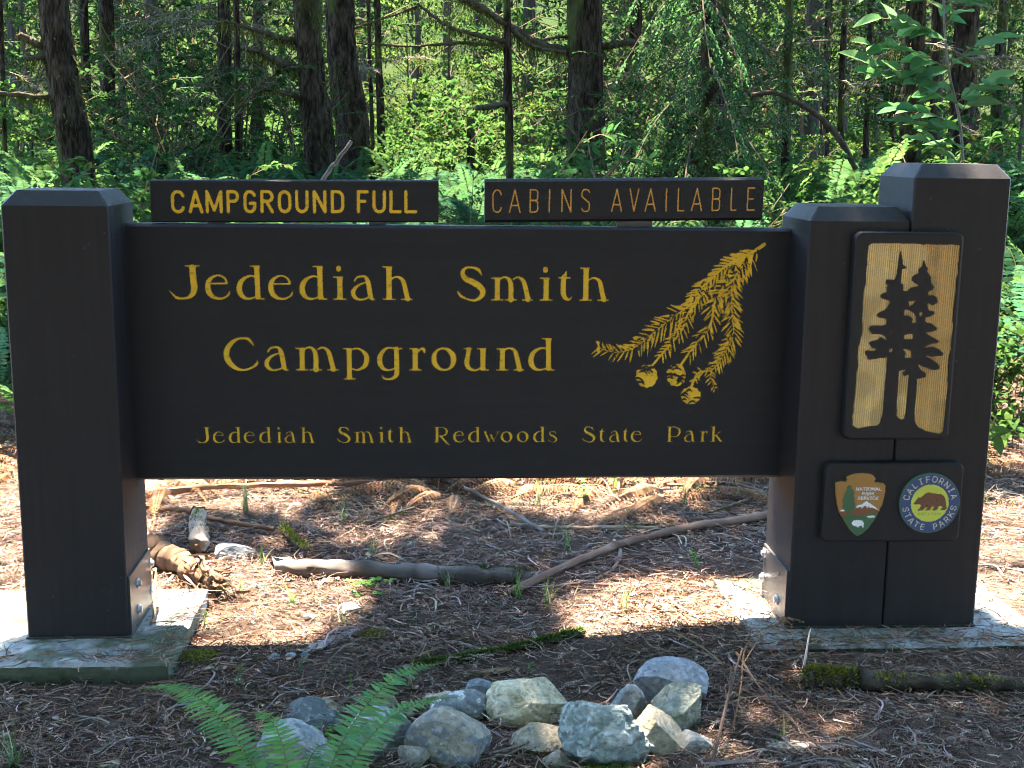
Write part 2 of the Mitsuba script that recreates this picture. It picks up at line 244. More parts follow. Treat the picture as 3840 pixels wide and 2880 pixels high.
ARROW_SNOW=[(2.4938,0.4630),(2.4998,0.4724),(2.5156,0.4764),(2.5308,0.4877),(2.5434,0.4789),(2.5588,0.4680),(2.5762,0.4549),(2.5565,0.4626),(2.5495,0.4667),(2.5458,0.4621),(2.5386,0.4708),(2.5352,0.4614),(2.5291,0.4736),(2.5214,0.4682),(2.5139,0.4601),(2.5161,0.4683),(2.5055,0.4670)]
ARROW_TREE=[(2.4597,0.5389),(2.4660,0.5442),(2.4741,0.5415),(2.4746,0.5334),(2.4846,0.5226),(2.4853,0.5117),(2.4817,0.5064),(2.4888,0.4982),(2.4854,0.4901),(2.4899,0.4820),(2.4924,0.4630),(2.4796,0.4549),(2.4718,0.4522),(2.4733,0.4278),(2.4653,0.4278),(2.4653,0.4496),(2.4530,0.4551),(2.4498,0.4632),(2.4480,0.4714),(2.4515,0.4795),(2.4458,0.4849),(2.4491,0.4957),(2.4513,0.5038),(2.4519,0.5146),(2.4569,0.5200),(2.4590,0.5281)]
ARROW_LAKE=[(2.5331,0.4328),(2.5502,0.4360),(2.5650,0.4348),(2.5614,0.4294),(2.5454,0.4287)]
ARROW_LAKE2=[(2.4384,0.4533),(2.4475,0.4578),(2.4556,0.4564),(2.4532,0.4518)]
BISON=[(2.4837,0.4114),(2.4900,0.4181),(2.5006,0.4194),(2.5194,0.4179),(2.5252,0.4097),(2.5250,0.3933),(2.5222,0.3947),(2.5204,0.4016),(2.5099,0.3989),(2.5063,0.3927),(2.5020,0.3976),(2.4911,0.4004),(2.4868,0.4045)]
BEAR=[(2.6957,0.4794),(2.7021,0.4835),(2.7080,0.4943),(2.7129,0.4997),(2.7197,0.4983),(2.7273,0.5050),(2.7373,0.5145),(2.7478,0.5171),(2.7641,0.5143),(2.7803,0.5115),(2.7939,0.5101),(2.8039,0.5019),(2.8090,0.4883),(2.8116,0.4720),(2.8138,0.4610),(2.8103,0.4543),(2.7915,0.4544),(2.8001,0.4639),(2.7943,0.4693),(2.7863,0.4694),(2.7842,0.4612),(2.7794,0.4536),(2.7633,0.4537),(2.7694,0.4613),(2.7675,0.4695),(2.7610,0.4668),(2.7576,0.4587),(2.7552,0.4538),(2.7378,0.4533),(2.7466,0.4614),(2.7409,0.4656),(2.7310,0.4547),(2.7258,0.4529),(2.7123,0.4535),(2.7198,0.4616),(2.7243,0.4725),(2.7160,0.4766),(2.7054,0.4748),(2.6986,0.4753)]

# ------------------------------------------------------------------ carved lettering (units: 412 = cap height, y up from the baseline)
def vs(pts, n=10):
    """A pen stroke through (x, y, width)."""
    q = curve(np.asarray(pts, float), n * (len(pts) - 1) + 1) if len(pts) > 2 else np.linspace(pts[0], pts[1], 12)
    discs = [Point(a[0], a[1]).buffer(max(a[2], 4) / 2, 6) for a in q]
    return unary_union([unary_union([discs[i], discs[i + 1]]).convex_hull for i in range(len(discs) - 1)])
def serif(xc, y, l, r, w, up):
    """A serif bracketed into a stem of width w at xc: l and r are its reach; up = +1 at the foot, -1 at the head."""
    s = vs([(xc - l, y, 18), (xc + r, y, 18)])
    br = Polygon([(xc - min(l, w * .5 + 22), y), (xc - w * .5 - 4, y + up * 14), (xc - w * .5, y + up * 42), (xc + w * .5, y + up * 42), (xc + w * .5 + 4, y + up * 14), (xc + min(r, w * .5 + 22), y)])
    return [s, br]
def stem(x, y0, y1, w, x1=None):
    x1 = x if x1 is None else x1
    return Polygon([(x - w / 2, y0), (x + w / 2, y0), (x1 + w / 2, y1), (x1 - w / 2, y1)])
def G(*parts):
    flat = []
    for p in parts: flat += p if isinstance(p, list) else [p]
    return unary_union(flat).buffer(1.5).buffer(-1.5)
def arch(dx, last=True):
    return vs([(105 + dx, 258, 24), (150 + dx, 281, 24), (190 + dx, 278, 32), (235 + dx, 245, 50), (258 + dx, 180, 60), (278 + dx, 90, 62), (297 + dx, 12, 60)])
def ell(cx, cy, rx, ry, rot=0): return affinity.rotate(affinity.scale(Point(cx, cy).buffer(1, 24), rx, ry), rot)
GLYPH = {
 'J': G(serif(292, 402, 84, 84, 80, -1), vs([(292, 380, 80), (298, 230, 80), (306, 150, 82), (288, 72, 66), (235, 22, 40), (160, 8, 26), (90, 20, 34), (6, 104, 10)]), Polygon([(40, 60), (78, -2), (150, 2), (120, 30)])),
 'e': G(vs([(64, 190, 20), (262, 192, 22)]), vs([(260, 204, 34), (240, 250, 30), (195, 282, 24), (145, 288, 22), (90, 265, 36), (45, 215, 56), (32, 150, 66), (45, 85, 68), (80, 40, 55), (130, 14, 36), (190, 8, 26), (245, 30, 24), (278, 60, 28), (290, 95, 16)])),
 'd': G(stem(256, 6, 405, 66, 249), serif(249, 402, 78, 34, 66, -1), serif(256, 8, 20, 72, 66, 1), vs([(222, 276, 24), (170, 285, 26), (110, 262, 38), (60, 215, 58), (36, 150, 68), (42, 85, 68), (75, 35, 50), (125, 10, 34), (180, 14, 22), (228, 32, 20)])),
 'i': G(stem(77, 4, 280, 66), serif(77, 275, 74, 34, 66, -1), serif(77, 8, 70, 72, 66, 1), ell(64, 378, 32, 38)),
 'a': G(vs([(50, 230, 24), (75, 268, 24), (128, 288, 28), (178, 280, 36), (205, 240, 56), (220, 180, 62), (232, 100, 62), (243, 40, 58), (262, 12, 36), (290, 8, 18)]), vs([(192, 216, 16), (120, 190, 26), (65, 150, 40), (32, 100, 56), (40, 50, 52), (75, 15, 38), (120, 2, 26), (170, 10, 22), (218, 32, 22)])),
 'h': G(stem(72, 4, 405, 68), serif(72, 402, 70, 34, 68, -1), serif(72, 8, 70, 74, 68, 1), arch(0), serif(292, 8, 70, 60, 60, 1)),
 'n': G(stem(72, 4, 278, 66), serif(72, 272, 70, 30, 66, -1), serif(72, 8, 70, 68, 66, 1), arch(-10), serif(282, 8, 66, 56, 60, 1)),
 'S': G(vs([(300, 308, 14), (285, 340, 30), (255, 376, 42), (190, 400, 28), (120, 400, 30), (75, 365, 44), (68, 315, 58), (110, 260, 70), (180, 228, 76), (255, 185, 78), (312, 120, 72), (300, 55, 58), (240, 8, 36), (180, 0, 26), (100, 25, 24), (40, 60, 36), (8, 108, 14)])),
 'm': G(stem(75, 4, 278, 64), serif(75, 273, 72, 30, 64, -1), serif(75, 8, 70, 66, 64, 1), vs([(105, 262, 24), (150, 285, 24), (188, 280, 32), (222, 248, 52), (240, 190, 62), (242, 100, 62), (242, 6, 62)]), serif(242, 8, 70, 66, 62, 1),
        vs([(270, 262, 24), (315, 285, 24), (355, 275, 34), (392, 238, 52), (416, 170, 60), (436, 85, 62), (452, 10, 60)]), serif(450, 8, 66, 58, 60, 1)),
 't': G(vs([(92, 362, 14), (86, 320, 36), (66, 284, 62), (62, 180, 66), (64, 90, 66), (85, 40, 54), (125, 12, 32), (150, 22, 22), (160, 44, 14)]), vs([(6, 282, 22), (140, 282, 22)])),
 'C': G(vs([(368, 310, 16), (335, 355, 34), (300, 388, 38), (240, 398, 26), (170, 385, 34), (105, 340, 52), (55, 275, 66), (36, 200, 72), (55, 125, 76), (105, 60, 64), (170, 18, 44), (240, 4, 28), (310, 22, 28), (370, 55, 34), (400, 85, 34), (408, 118, 16)])),
 'p': G(stem(77, -112, 278, 64), serif(77, 272, 70, 30, 64, -1), serif(77, -106, 66, 72, 64, 1), vs([(108, 262, 22), (170, 275, 24), (230, 250, 36), (280, 195, 60), (288, 130, 66), (270, 65, 58), (215, 20, 36), (160, 6, 26), (108, 25, 22)])),
 'g': G(vs([(205, 278, 22), (150, 284, 26), (100, 262, 38), (55, 205, 58), (34, 140, 66), (45, 75, 64), (80, 25, 46), (130, 5, 30), (190, 15, 22), (228, 35, 20)]), vs([(242, 268, 62), (243, 140, 64), (245, -20, 62), (225, -75, 50), (180, -103, 32), (125, -108, 26), (85, -95, 28), (66, -64, 14)]), serif(242, 274, 34, 66, 62, -1)),
 'r': G(stem(70, 4, 278, 66), serif(70, 272, 66, 30, 66, -1), serif(70, 8, 66, 72, 66, 1), vs([(104, 236, 24), (138, 268, 28), (166, 270, 38), (180, 242, 32), (185, 222, 18)])),
 'o': G(ell(157, 142, 156, 148).difference(ell(154, 142, 86, 124, 14))),
 'u': G(vs([(62, 268, 54), (50, 180, 58), (38, 110, 64), (50, 50, 58), (90, 15, 38), (140, 5, 28), (190, 20, 22), (212, 40, 20)]), serif(60, 274, 56, 38, 50, -1), stem(236, 6, 278, 66), serif(236, 274, 66, 34, 66, -1), serif(236, 8, 16, 66, 66, 1)),
 'R': G(stem(64, 4, 400, 70), serif(64, 400, 64, 40, 70, -1), serif(64, 8, 62, 72, 70, 1), vs([(95, 396, 22), (200, 396, 24), (285, 355, 44), (318, 290, 58), (290, 215, 50), (220, 175, 28), (110, 165, 20)]), vs([(150, 170, 50), (225, 90, 56), (295, 5, 56), (350, -45, 36), (420, -52, 10)])),
 'P': G(stem(74, 4, 400, 70), serif(74, 400, 70, 40, 70, -1), serif(74, 8, 70, 74, 70, 1), vs([(105, 396, 22), (210, 396, 26), (310, 345, 46), (340, 265, 58), (305, 180, 46), (225, 135, 28), (110, 140, 20)])),
 'w': G(vs([(36, 268, 58), (146, 24, 50)]), vs([(146, 24, 20), (212, 180, 18)]), vs([(196, 190, 50), (268, 24, 48)]), vs([(268, 24, 18), (372, 268, 20)]), vs([(0, 274, 18), (84, 274, 18)]), vs([(322, 274, 18), (420, 274, 18)])),
 'k': G(stem(77, 4, 405, 68), serif(77, 402, 70, 34, 68, -1), serif(77, 8, 70, 72, 68, 1), vs([(112, 150, 20), (225, 252, 30), (268, 276, 14)]), vs([(150, 170, 40), (215, 90, 58), (270, 14, 56)]), serif(268, 8, 60, 62, 60, 1)),
}
GLYPH['s'] = affinity.scale(GLYPH['S'], 0.72, 0.72, origin=(0, 0))
def glyph(c, x, z, s, thin=0.0):
    return affinity.translate(affinity.scale(GLYPH[c].buffer(-thin), s, s, origin=(0, 0)), x, z)
LINES = [
 (0.000285, 0, 1.1440, 0.000307, 'J .1366 e .2603 d .3663 e .4745 d .5807 i .6982 a .7565 h .869 S 1.1248 m 1.2437 i 1.4138 t 1.4778 h 1.5542'),
 (0.000285, 0, 0.8955, 0.0, 'C .3151 a .4541 m .5646 p .7274 g .8448 r .9593 o 1.0346 u 1.1491 n 1.2646 d 1.3757'),
 (0.0001375, 1, 0.6362, 0.0, 'J .209 e .2691 d .3237 e .3765 d .4299 i .4899 a .5179 h .5757 S .7028 m .7634 i .8491 t .8792 h .9188 R 1.0467 e 1.1124 d 1.1654 w 1.2205 o 1.2813 o 1.3389 d 1.3971 s 1.4501 S 1.5735 t 1.633 a 1.6696 t 1.7192 e 1.7485 P 1.8788 a 1.9407 r 1.9998 k 2.0377')]
PANEL = dict(x0=-0.002, x1=2.2963, y=0.2055, z0=0.502, z1=1.4005, t=0.078)
# the carved redwood spray with three cones, drawn on a 1778-unit square
def BR(p): return (1.5666 + 4.01e-4 * p[0] + 1.5e-5 * p[1], 1.4058 - 4.0e-4 * p[1])
def spray_shapes():
    r = np.random.default_rng(3); out = []; dark = []
    def line(pts, w0, w1, n=14):
        q = curve(np.asarray(pts, float), n); w = np.linspace(w0, w1, n); return np.c_[q, w]
    def needles(pts, l0, l1, step, ang=48, w=13, sides=(1, -1), skip=0.08, cut=(0, 1)):
        q = curve(np.asarray(pts, float), 60); d = norm(np.gradient(q, axis=0)); L = np.concatenate([[0], np.cumsum(np.linalg.norm(np.diff(q, axis=0), axis=1))])
        for s in sides:
            t = r.uniform(0, step)
            while t < L[-1]:
                u = t / L[-1]
                if cut[0] <= u <= cut[1] and r.random() > skip:
                    p = np.array([np.interp(t, L, q[:, k]) for k in (0, 1)]); dd = norm(np.array([np.interp(t, L, d[:, k]) for k in (0, 1)]))
                    a = math.radians(ang + r.normal(0, 7)) * s; ln = (l0 + (l1 - l0) * u) * r.uniform(0.75, 1.12)
                    w_ = w * r.uniform(.85, 1.35); n = np.array([dd[0] * math.cos(a) - dd[1] * math.sin(a), dd[0] * math.sin(a) + dd[1] * math.cos(a)])
                    sag = np.array([0, 0.10 * ln])
                    a0 = p + n * 10
                    out.append(vs([(*a0, w_ * 0.6), (*(p + n * ln * 0.55 + sag * 0.3), w_ * 1.15), (*(p + n * ln + sag), w_ * 0.6)], 4))
                t += step * .95 * r.uniform(0.8, 1.25)
    def twig(pts, w0, w1): out.append(vs([tuple(a) for a in line(pts, w0, w1)], 1))
    main = [(1575, 150), (1480, 215), (1370, 270), (1250, 330), (1120, 440), (1010, 545), (905, 700)]
    twig(main, 34, 14); needles(main, 120, 95, 34, 42, 16, cut=(0.08, 1))
    left = [(905, 700), (800, 770), (700, 850), (600, 930), (490, 1020), (380, 1090), (240, 1110), (100, 1070)]
    twig(left, 16, 8); needles(left, 200, 90, 40, 40, 14, sides=(-1,), cut=(0, .55)); needles(left, 150, 75, 40, 58, 14, sides=(1,)); needles(left, 120, 100, 44, 48, 14, sides=(-1, 1), cut=(.3, 1))
    right = [(1480, 215), (1390, 330), (1310, 450), (1285, 560), (1290, 700), (1300, 850), (1310, 960), (1250, 1080), (1170, 1210)]
    twig(right, 16, 9); needles(right, 150, 110, 38, 40, 14); needles(right, 140, 90, 52, 60, 12)
    mid = [(1310, 450), (1200, 570), (1130, 680), (1120, 790), (1080, 900), (980, 1030), (900, 1130), (830, 1235)]
    twig(mid, 20, 26); needles(mid, 150, 90, 40, 44, 14, cut=(0, .85))
    m2 = [(1120, 440), (1000, 640), (900, 760), (850, 900), (760, 1020), (680, 1110), (570, 1240)]
    twig(m2, 18, 24); needles(m2, 130, 70, 40, 46, 14, cut=(0, .85))
    tail = [(1170, 1210), (1110, 1270), (1000, 1290), (950, 1370), (925, 1440)]
    twig(tail, 12, 30); needles(tail, 60, 50, 38, 50, 14, cut=(0, .8))
    tip = [(1105, 1270), (1110, 1360), (1140, 1445)]
    twig(tip, 9, 6); needles(tip, 75, 40, 32, 52, 14)
    out += [ell(100, 1085, 18, 24), ell(105, 1025, 14, 15)]
    lump = lambda cx, cy, rx, ry, k: Polygon([(cx + rx * (1 + .035 * math.sin(9 * t + k) + .03 * math.sin(13 * t)) * math.cos(t), cy + ry * (1 + .035 * math.sin(9 * t + k) + .03 * math.sin(13 * t)) * math.sin(t)) for t in np.linspace(0, 6.28, 60)[:-1]])
    cones = [lump(530, 1325, 98, 104, 0), lump(795, 1315, 88, 102, 2), lump(925, 1500, 92, 80, 4)]
    for (cx, cy), c, k in (((530, 1320), cones[0], 12), ((795, 1310), cones[1], 13), ((925, 1500), cones[2], 6)):
        for _ in range(k):
            a, b = r.uniform(-75, 75, 2); w = r.uniform(26, 50)
            dark.append(vs([(cx + a - w, cy + b + r.uniform(-12, 12), 7), (cx + a, cy + b - 16, 16), (cx + a + w, cy + b + r.uniform(-6, 22), 7)], 4))
    for _ in range(95):                      # uncarved slivers of wood left between the needles
        q = [main, right, mid, m2, left][_ % 5]; i = r.integers(0, len(q) - 2); u = r.random()
        p = np.array(q[i]) * (1 - u) + np.array(q[i + 1]) * u + r.normal(0, 34, 2); a = r.uniform(0.5, 2.2); l = r.uniform(30, 70)
        dark.append(vs([(*p, 4), (*(p + l * .5 * np.array([-math.cos(a), math.sin(a)])), 12), (*(p + l * np.array([-math.cos(a), math.sin(a)])), 4)], 4))
    needles_ = unary_union(out).difference(unary_union(dark[31:]))
    g = unary_union([needles_.difference(unary_union(cones)), unary_union(cones).difference(unary_union(dark[:31]))])
    fl = lambda gg: shapely.transform(gg, lambda c: np.stack(BR((c[:, 0], c[:, 1])), 1))
    keep = [p for p in polys(g) if p.area > 120]
    return fl(unary_union(keep).simplify(1.2))

sign = thing('campground_sign', 'dark brown timber entrance sign with carved yellow lettering on three posts', 'sign')
letter_shapes = []
for s, thin, z, slope, txt in LINES:
    w = txt.split()
    for c, x in zip(w[::2], w[1::2]):
        x = float(x); letter_shapes.append((c, glyph(c, x, z + slope * x * 0, s, thin)))
spray = spray_shapes()
P = PANEL
def panel_body(x0, x1, y, z0, z1, t, ch=0.009):
    pts = []
    for a, b, c, d, yy in ((x0, x1, z0 + ch, z1 - ch, y), (x0, x1, z0, z1, y + ch), (x0, x1, z0, z1, y + t)):
        pts += [(a, yy, c), (b, yy, c), (a, yy, d), (b, yy, d)]
    return hull(pts)
cut = unary_union([g for _, g in letter_shapes] + [spray]).simplify(0.00012)
body = panel_body(P['x0'], P['x1'], P['y'], P['z0'], P['z1'], P['t']) - prism(cut, P['y'] - 0.01, P['y'] + 0.0085)
panel = put('panel', to_tm(body), 'panel_paint', sign)
tag(panel, 'long dark brown board with carved yellow words')
for c, g in letter_shapes:
    put('letter', to_tm(prism(g.buffer(-0.0003).simplify(0.0001), P['y'] + 0.0036, P['y'] + 0.0088)), 'yellow_paint', panel)
k = put('carved_spray', to_tm(prism(spray.buffer(-0.0002), P['y'] + 0.0036, P['y'] + 0.0088)), 'yellow_paint', panel)
tag(k, 'yellow carved conifer spray with three cones')

# posts
post = put('post', to_tm(cbox(-0.34, 0.0, 0.0, 0.33, 0.006, 1.516, 0.005, 0.038, 0.048)), 'post_paint', sign); tag(post, 'left post with chamfered top')
XR, XS, X1 = 2.2943, 2.6385, 2.9722
post2 = put('post', to_tm(cbox(XR, XS - 0.002, 0.0, 0.335, 0.012, 1.487, 0.005, 0.036, 0.047)), 'post_paint', sign); tag(post2, 'lower of the two right posts')
post3 = put('post', to_tm(cbox(XS + 0.002, X1, 0.0, 0.335, 0.012, 1.632, 0.005, 0.036, 0.047)), 'post_paint', sign); tag(post3, 'tallest post at the right end')
def plate(xf_, sgn, parent, bolts, hole=None):
    x0, x1 = sorted((xf_ - sgn * 0.001, xf_ + sgn * 0.008))
    b = cbox(x0, x1, 0.012, 0.328, 0.002, 0.214, 0.0015)
    if hole: b = b - m3.Manifold.cylinder(0.05, 0.006, 0.006, 12, True).rotate([0, 90, 0]).translate([xf_, *hole])
    k = put('bracket', to_tm(b), 'bracket_paint', parent)
    for y, z in bolts:
        w = m3.Manifold.cylinder(0.004, 0.019, 0.018, 20); hx = m3.Manifold.cylinder(0.010, 0.0125, 0.0115, 6).rotate([0, 0, 17 * y * 100])
        m = (w + hx.translate([0, 0, 0.002])).rotate([0, 90 * sgn, 0]).translate([xf_ + sgn * 0.0085, y, z])
        put('bolt', to_tm(m), 'galvanised', parent)
plate(0.0, 1, post, [(0.318, 0.158), (0.122, 0.153), (0.318, 0.056), (0.118, 0.058)])
plate(XR, -1, post2, [(0.313, 0.181), (0.322, 0.081), (0.116, 0.069)], (0.105, 0.173))
put('base_plate', to_tm(cbox(-0.345, 0.010, -0.004, 0.336, 0.0, 0.007, 0.001)), 'bracket_paint', post)
put('base_plate', to_tm(cbox(XR - 0.012, X1 + 0.004, -0.003, 0.34, 0.004, 0.0125, 0.001)), 'bracket_paint', post2)

# tree plaque on the right posts
def rrect(x0, x1, z0, z1, r): return shapely.box(x0 + r, z0 + r, x1 - r, z1 - r).buffer(r, 10)
def tablet(g, y0, y1, ch):
    a, b = np.array(polys(g)[0].exterior.coords), np.array(polys(g.buffer(-ch))[0].exterior.coords)
    return hull([(x, y, z) for (x, z), y in [(q, y0 + ch) for q in a] + [(q, y1) for q in a] + [(q, y0) for q in b] + [(q, y0 + ch * 0.3) for q in np.array(polys(g.buffer(-ch * 0.3))[0].exterior.coords)]])
relief = Polygon(RELIEF).buffer(0).difference(Polygon(TREES).buffer(0))
relief = unary_union([relief] + [Polygon(h).buffer(0.0008) for h in HOLES])
def ragged(g, a, seed):
    g = shapely.segmentize(g, 0.006)
    def f(c):
        p = np.c_[c * 60, np.zeros(len(c))]
        return c + a * np.stack([meshkit.fbm(p, 2, seed) - .5, meshkit.fbm(p + 31, 2, seed) - .5], 1) * 2
    return shapely.transform(g, f).buffer(0)
relief = ragged(relief, 0.0016, 4)
plq = put('tree_plaque', to_tm(tablet(rrect(2.4403, 2.810, 0.6998, 1.408, 0.026), -0.042, -0.0005, 0.009) - prism(relief, -0.06, -0.035)), 'post_paint', sign)
tag(plq, 'tall plaque with two dark conifers over raked wood')
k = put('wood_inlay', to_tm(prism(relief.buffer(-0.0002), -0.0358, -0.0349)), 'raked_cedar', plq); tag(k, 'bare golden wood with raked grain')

# emblem plaque
emb = put('emblem_plaque', to_tm(tablet(rrect(2.387, 2.8735, 0.3355, 0.6177, 0.024), -0.042, -0.0005, 0.007)), 'post_paint', sign)
tag(emb, 'low plaque with two park emblems')
def flat(name, g, y, t, col, parent, bsdf='print'):
    tm = to_tm(prism(g, y, y + t)); return put(name, tm, bsdf, parent, color=np.tile(np.array(col, float), (len(tm.vertices), 1)))
WHITE, BROWN, GREEN, TANC = (.72, .74, .76), (.20, .070, .022), (.045, .115, .05), (.36, .17, .035)
arrow = ragged(Polygon(ARROW), 0.0007, 9)
flat('arrowhead', arrow, -0.0545, 0.0125, TANC, emb)
Y2 = -0.0552
flat('arrowhead_brown', Polygon(ARROW_BROWN).buffer(0).intersection(arrow), Y2, 0.0006, BROWN, emb)
flat('arrowhead_green', Polygon(ARROW_GREEN).buffer(0).intersection(arrow), Y2 - 0.0003, 0.0006, GREEN, emb)
flat('arrowhead_tree', Polygon(ARROW_TREE).buffer(0.0006), Y2 - 0.0006, 0.0006, GREEN, emb)
flat('arrowhead_snow', unary_union([Polygon(g).buffer(0.0003) for g in (ARROW_SNOW, ARROW_LAKE, ARROW_LAKE2)]), Y2 - 0.0009, 0.0006, WHITE, emb)
flat('bison', Polygon(BISON).buffer(0.0006), Y2 - 0.0009, 0.0006, WHITE, emb)
def words(name, text, xc, z, h, y, col, parent, width=None, bold=True, turn=None):
    t = meshkit.text_mesh(text, h, 0.0006, bold=bold); v = np.array(t.vertices); w = v[:, 0].max()
    v[:, 0] = (v[:, 0] - w / 2) * ((width / w) if width else 1)
    if turn is not None:
        a, R, cx, cz, out = turn; v[:, 1] -= h / 2
        b = a - math.pi / 2 if out else a + math.pi / 2
        X = v[:, 0] * math.cos(b) - v[:, 1] * math.sin(b) + cx + R * math.cos(a); Z = v[:, 0] * math.sin(b) + v[:, 1] * math.cos(b) + cz + R * math.sin(a)
    else: X, Z = v[:, 0] + xc, v[:, 1] + z
    tm = trimesh.Trimesh(np.stack([X, y - v[:, 2], Z], 1), t.faces, process=False); tm.invert() if False else None
    return put(name, tm, 'print', parent, color=np.tile(np.array(col, float), (len(tm.vertices), 1)))
words('word', 'NATIONAL', 2.5345, 0.5252, 0.0112, Y2, WHITE, emb, 0.0905)
words('word', 'PARK', 2.5345, 0.5088, 0.0112, Y2, WHITE, emb, 0.0445)
words('word', 'SERVICE', 2.5345, 0.4925, 0.0112, Y2, WHITE, emb, 0.0735)
CX, CZ, RR = 2.7540, 0.4783, 0.1060
flat('round_emblem', Point(CX, CZ).buffer(RR, 40), -0.0545, 0.0125, (.05, .12, .07), emb)
flat('round_emblem_blue', Point(CX, CZ).buffer(RR - 0.0025, 40), Y2 + 0.0003, 0.0006, (.035, .062, .165), emb)
flat('round_emblem_yellow', Point(CX, CZ + .0006).buffer(0.0665, 40), Y2 - 0.0002, 0.0006, (.52, .55, .07), emb)
flat('bear', Polygon(BEAR).buffer(0.0004), Y2 - 0.0006, 0.0006, (.15, .055, .022), emb)
CREAM = (.55, .52, .40)
for i, c in enumerate('CALIFORNIA'): words('letter', c, 0, 0, 0.0215, Y2 - 0.0002, CREAM, emb, turn=(math.radians(166 - i * 16.6), 0.0862, CX, CZ, True), bold=False)
for i, c in enumerate('STATE PARKS'):
    if c != ' ': words('letter', c, 0, 0, 0.0215, Y2 - 0.0002, CREAM, emb, turn=(math.radians(194 + i * 15.4), 0.0862, CX, CZ, False), bold=False)
words('word', 'SINCE 1864', CX + .001, 0.4375, 0.0085, Y2 - 0.0004, (.30, .33, .05), emb, 0.082, bold=False)

# ------------------------------------------------------------------ hanging message boards above the panel
def skel(c):
    """Routed capitals: pen lines in a unit box."""
    r = lambda *p: [curve(np.array(p, float), 26)]
    arc = lambda cx, cy, rx, ry, a, b, n=14: np.stack([cx + rx * np.cos(np.radians(np.linspace(a, b, n))), cy + ry * np.sin(np.radians(np.linspace(a, b, n)))], 1)
    L = lambda *p: np.array(p, float)
    D = {'C': [np.vstack([arc(.5, .72, .5, .28, 15, 180), arc(.5, .28, .5, .28, 180, 345)])], 'A': [L((0, 0), (.5, 1), (1, 0)), L((.2, .3), (.8, .3))],
         'M': [L((0, 0), (0, 1), (.5, .08), (1, 1), (1, 0))], 'P': [L((0, 0), (0, 1), (.5, 1)), np.vstack([arc(.55, .76, .45, .24, 90, -90), L((0, .52))])],
         'G': [np.vstack([arc(.5, .72, .5, .28, 20, 180), arc(.5, .28, .5, .28, 180, 360), L((1, .42), (.55, .42))])],
         'R': [L((0, 0), (0, 1), (.5, 1)), np.vstack([arc(.55, .76, .45, .24, 90, -90), L((0, .52))]), L((.45, .5), (1, 0))], 'O': [np.vstack([arc(.5, .68, .5, .32, 0, 180), arc(.5, .32, .5, .32, 180, 360), L((1, .68))])],
         'U': [np.vstack([L((0, 1)), arc(.5, .3, .5, .3, 180, 360), L((1, 1))])], 'N': [L((0, 0), (0, 1), (1, 0), (1, 1))], 'D': [np.vstack([L((0, 0), (0, 1), (.4, 1)), arc(.45, .7, .55, .3, 80, 0), arc(.45, .3, .55, .3, 0, -80), L((0, 0))])],
         'F': [L((0, 0), (0, 1), (1, 1)), L((0, .52), (.72, .52))], 'L': [L((0, 1), (0, 0), (1, 0))], 'I': [L((.5, 0), (.5, 1))], 'V': [L((0, 1), (.5, 0), (1, 1))], 'E': [L((1, 0), (0, 0), (0, 1), (1, 1)), L((0, .51), (.85, .51))],
         'B': [np.vstack([L((0, .52), (0, 1), (.5, 1)), arc(.6, .88, .38, .12, 90, 0), arc(.6, .63, .38, .11, 0, -90), L((0, .52), (0, 0)), L((.5, 0)), arc(.6, .12, .4, .12, -90, 0), arc(.6, .4, .4, .12, 0, 90)])],
         'S': [np.vstack([arc(.5, .85, .46, .15, 0, 180), L((.04, .70), (.12, .64), (.88, .42), (.96, .34)), arc(.5, .15, .46, .15, 0, -180)])]}
    return D[c]
def board(name, label, x0, x1, z0, z1, tilt, y, t, ch, letters, w, mat, clips):
    key = thing(name, label, 'sign board', 'message boards on top of the sign')
    shapes = []
    for c, a, b, zb, zt in letters:
        g = unary_union([LineString([(a + w / 2 + q[0] * max(b - a - w, 1e-4), zb + w / 2 + q[1] * (zt - zb - w)) for q in p]).buffer(w / 2, 5) for p in skel(c)])
        shapes.append((c, ragged(g, 0.0006 if w > .008 else 0.00025, len(shapes))))
    cutm = prism(unary_union([g for _, g in shapes]), y - 0.01, y + 0.007)
    b = panel_body(x0, x1, y, z0, z1, t, ch)
    M_ = np.array([[1, 0, 0, 0], [0, 1, 0, 0], [tilt, 0, 1, -tilt * x0]], float)
    put('board', to_tm((b.transform(M_)) - cutm), 'panel_paint', key)
    for c, g in shapes: put('letter', to_tm(prism(g.buffer(-0.0002), y + 0.0026, y + 0.0072)), mat, key)
    for xc, wd in clips: put('cleat', to_tm(cbox(xc - wd / 2, xc + wd / 2, y + 0.02, y + 0.045, P['z1'] - 0.001, z0 + tilt * (xc - x0) + 0.002, 0.002)), 'bracket_paint', key)
FULL = 'C .1536 .2009 A .2113 .2621 M .2692 .3274 P .3397 .3831 G .3965 .441 R .4537 .5 O .5129 .5595 U .5713 .6177 N .6311 .6783 D .6919 .739 F .7809 .8223 U .8338 .881 L .8918 .9339 L .9426 .9873'.split()
board('message_board', 'dark board carved with bold yellow capitals reading campground full', 0.0865, 1.0605, 1.4050, 1.5470, 0.0086, 0.2175, 0.045, 0.004,
      [(FULL[i], float(FULL[i + 1]), float(FULL[i + 2]), 1.4352 + 0.0086 * (float(FULL[i + 1]) - .12), 1.5145 + 0.0086 * (float(FULL[i + 1]) - .12)) for i in range(0, len(FULL), 3)], 0.0115, 'yellow_paint', [(0.30, 0.06), (0.85, 0.06)])
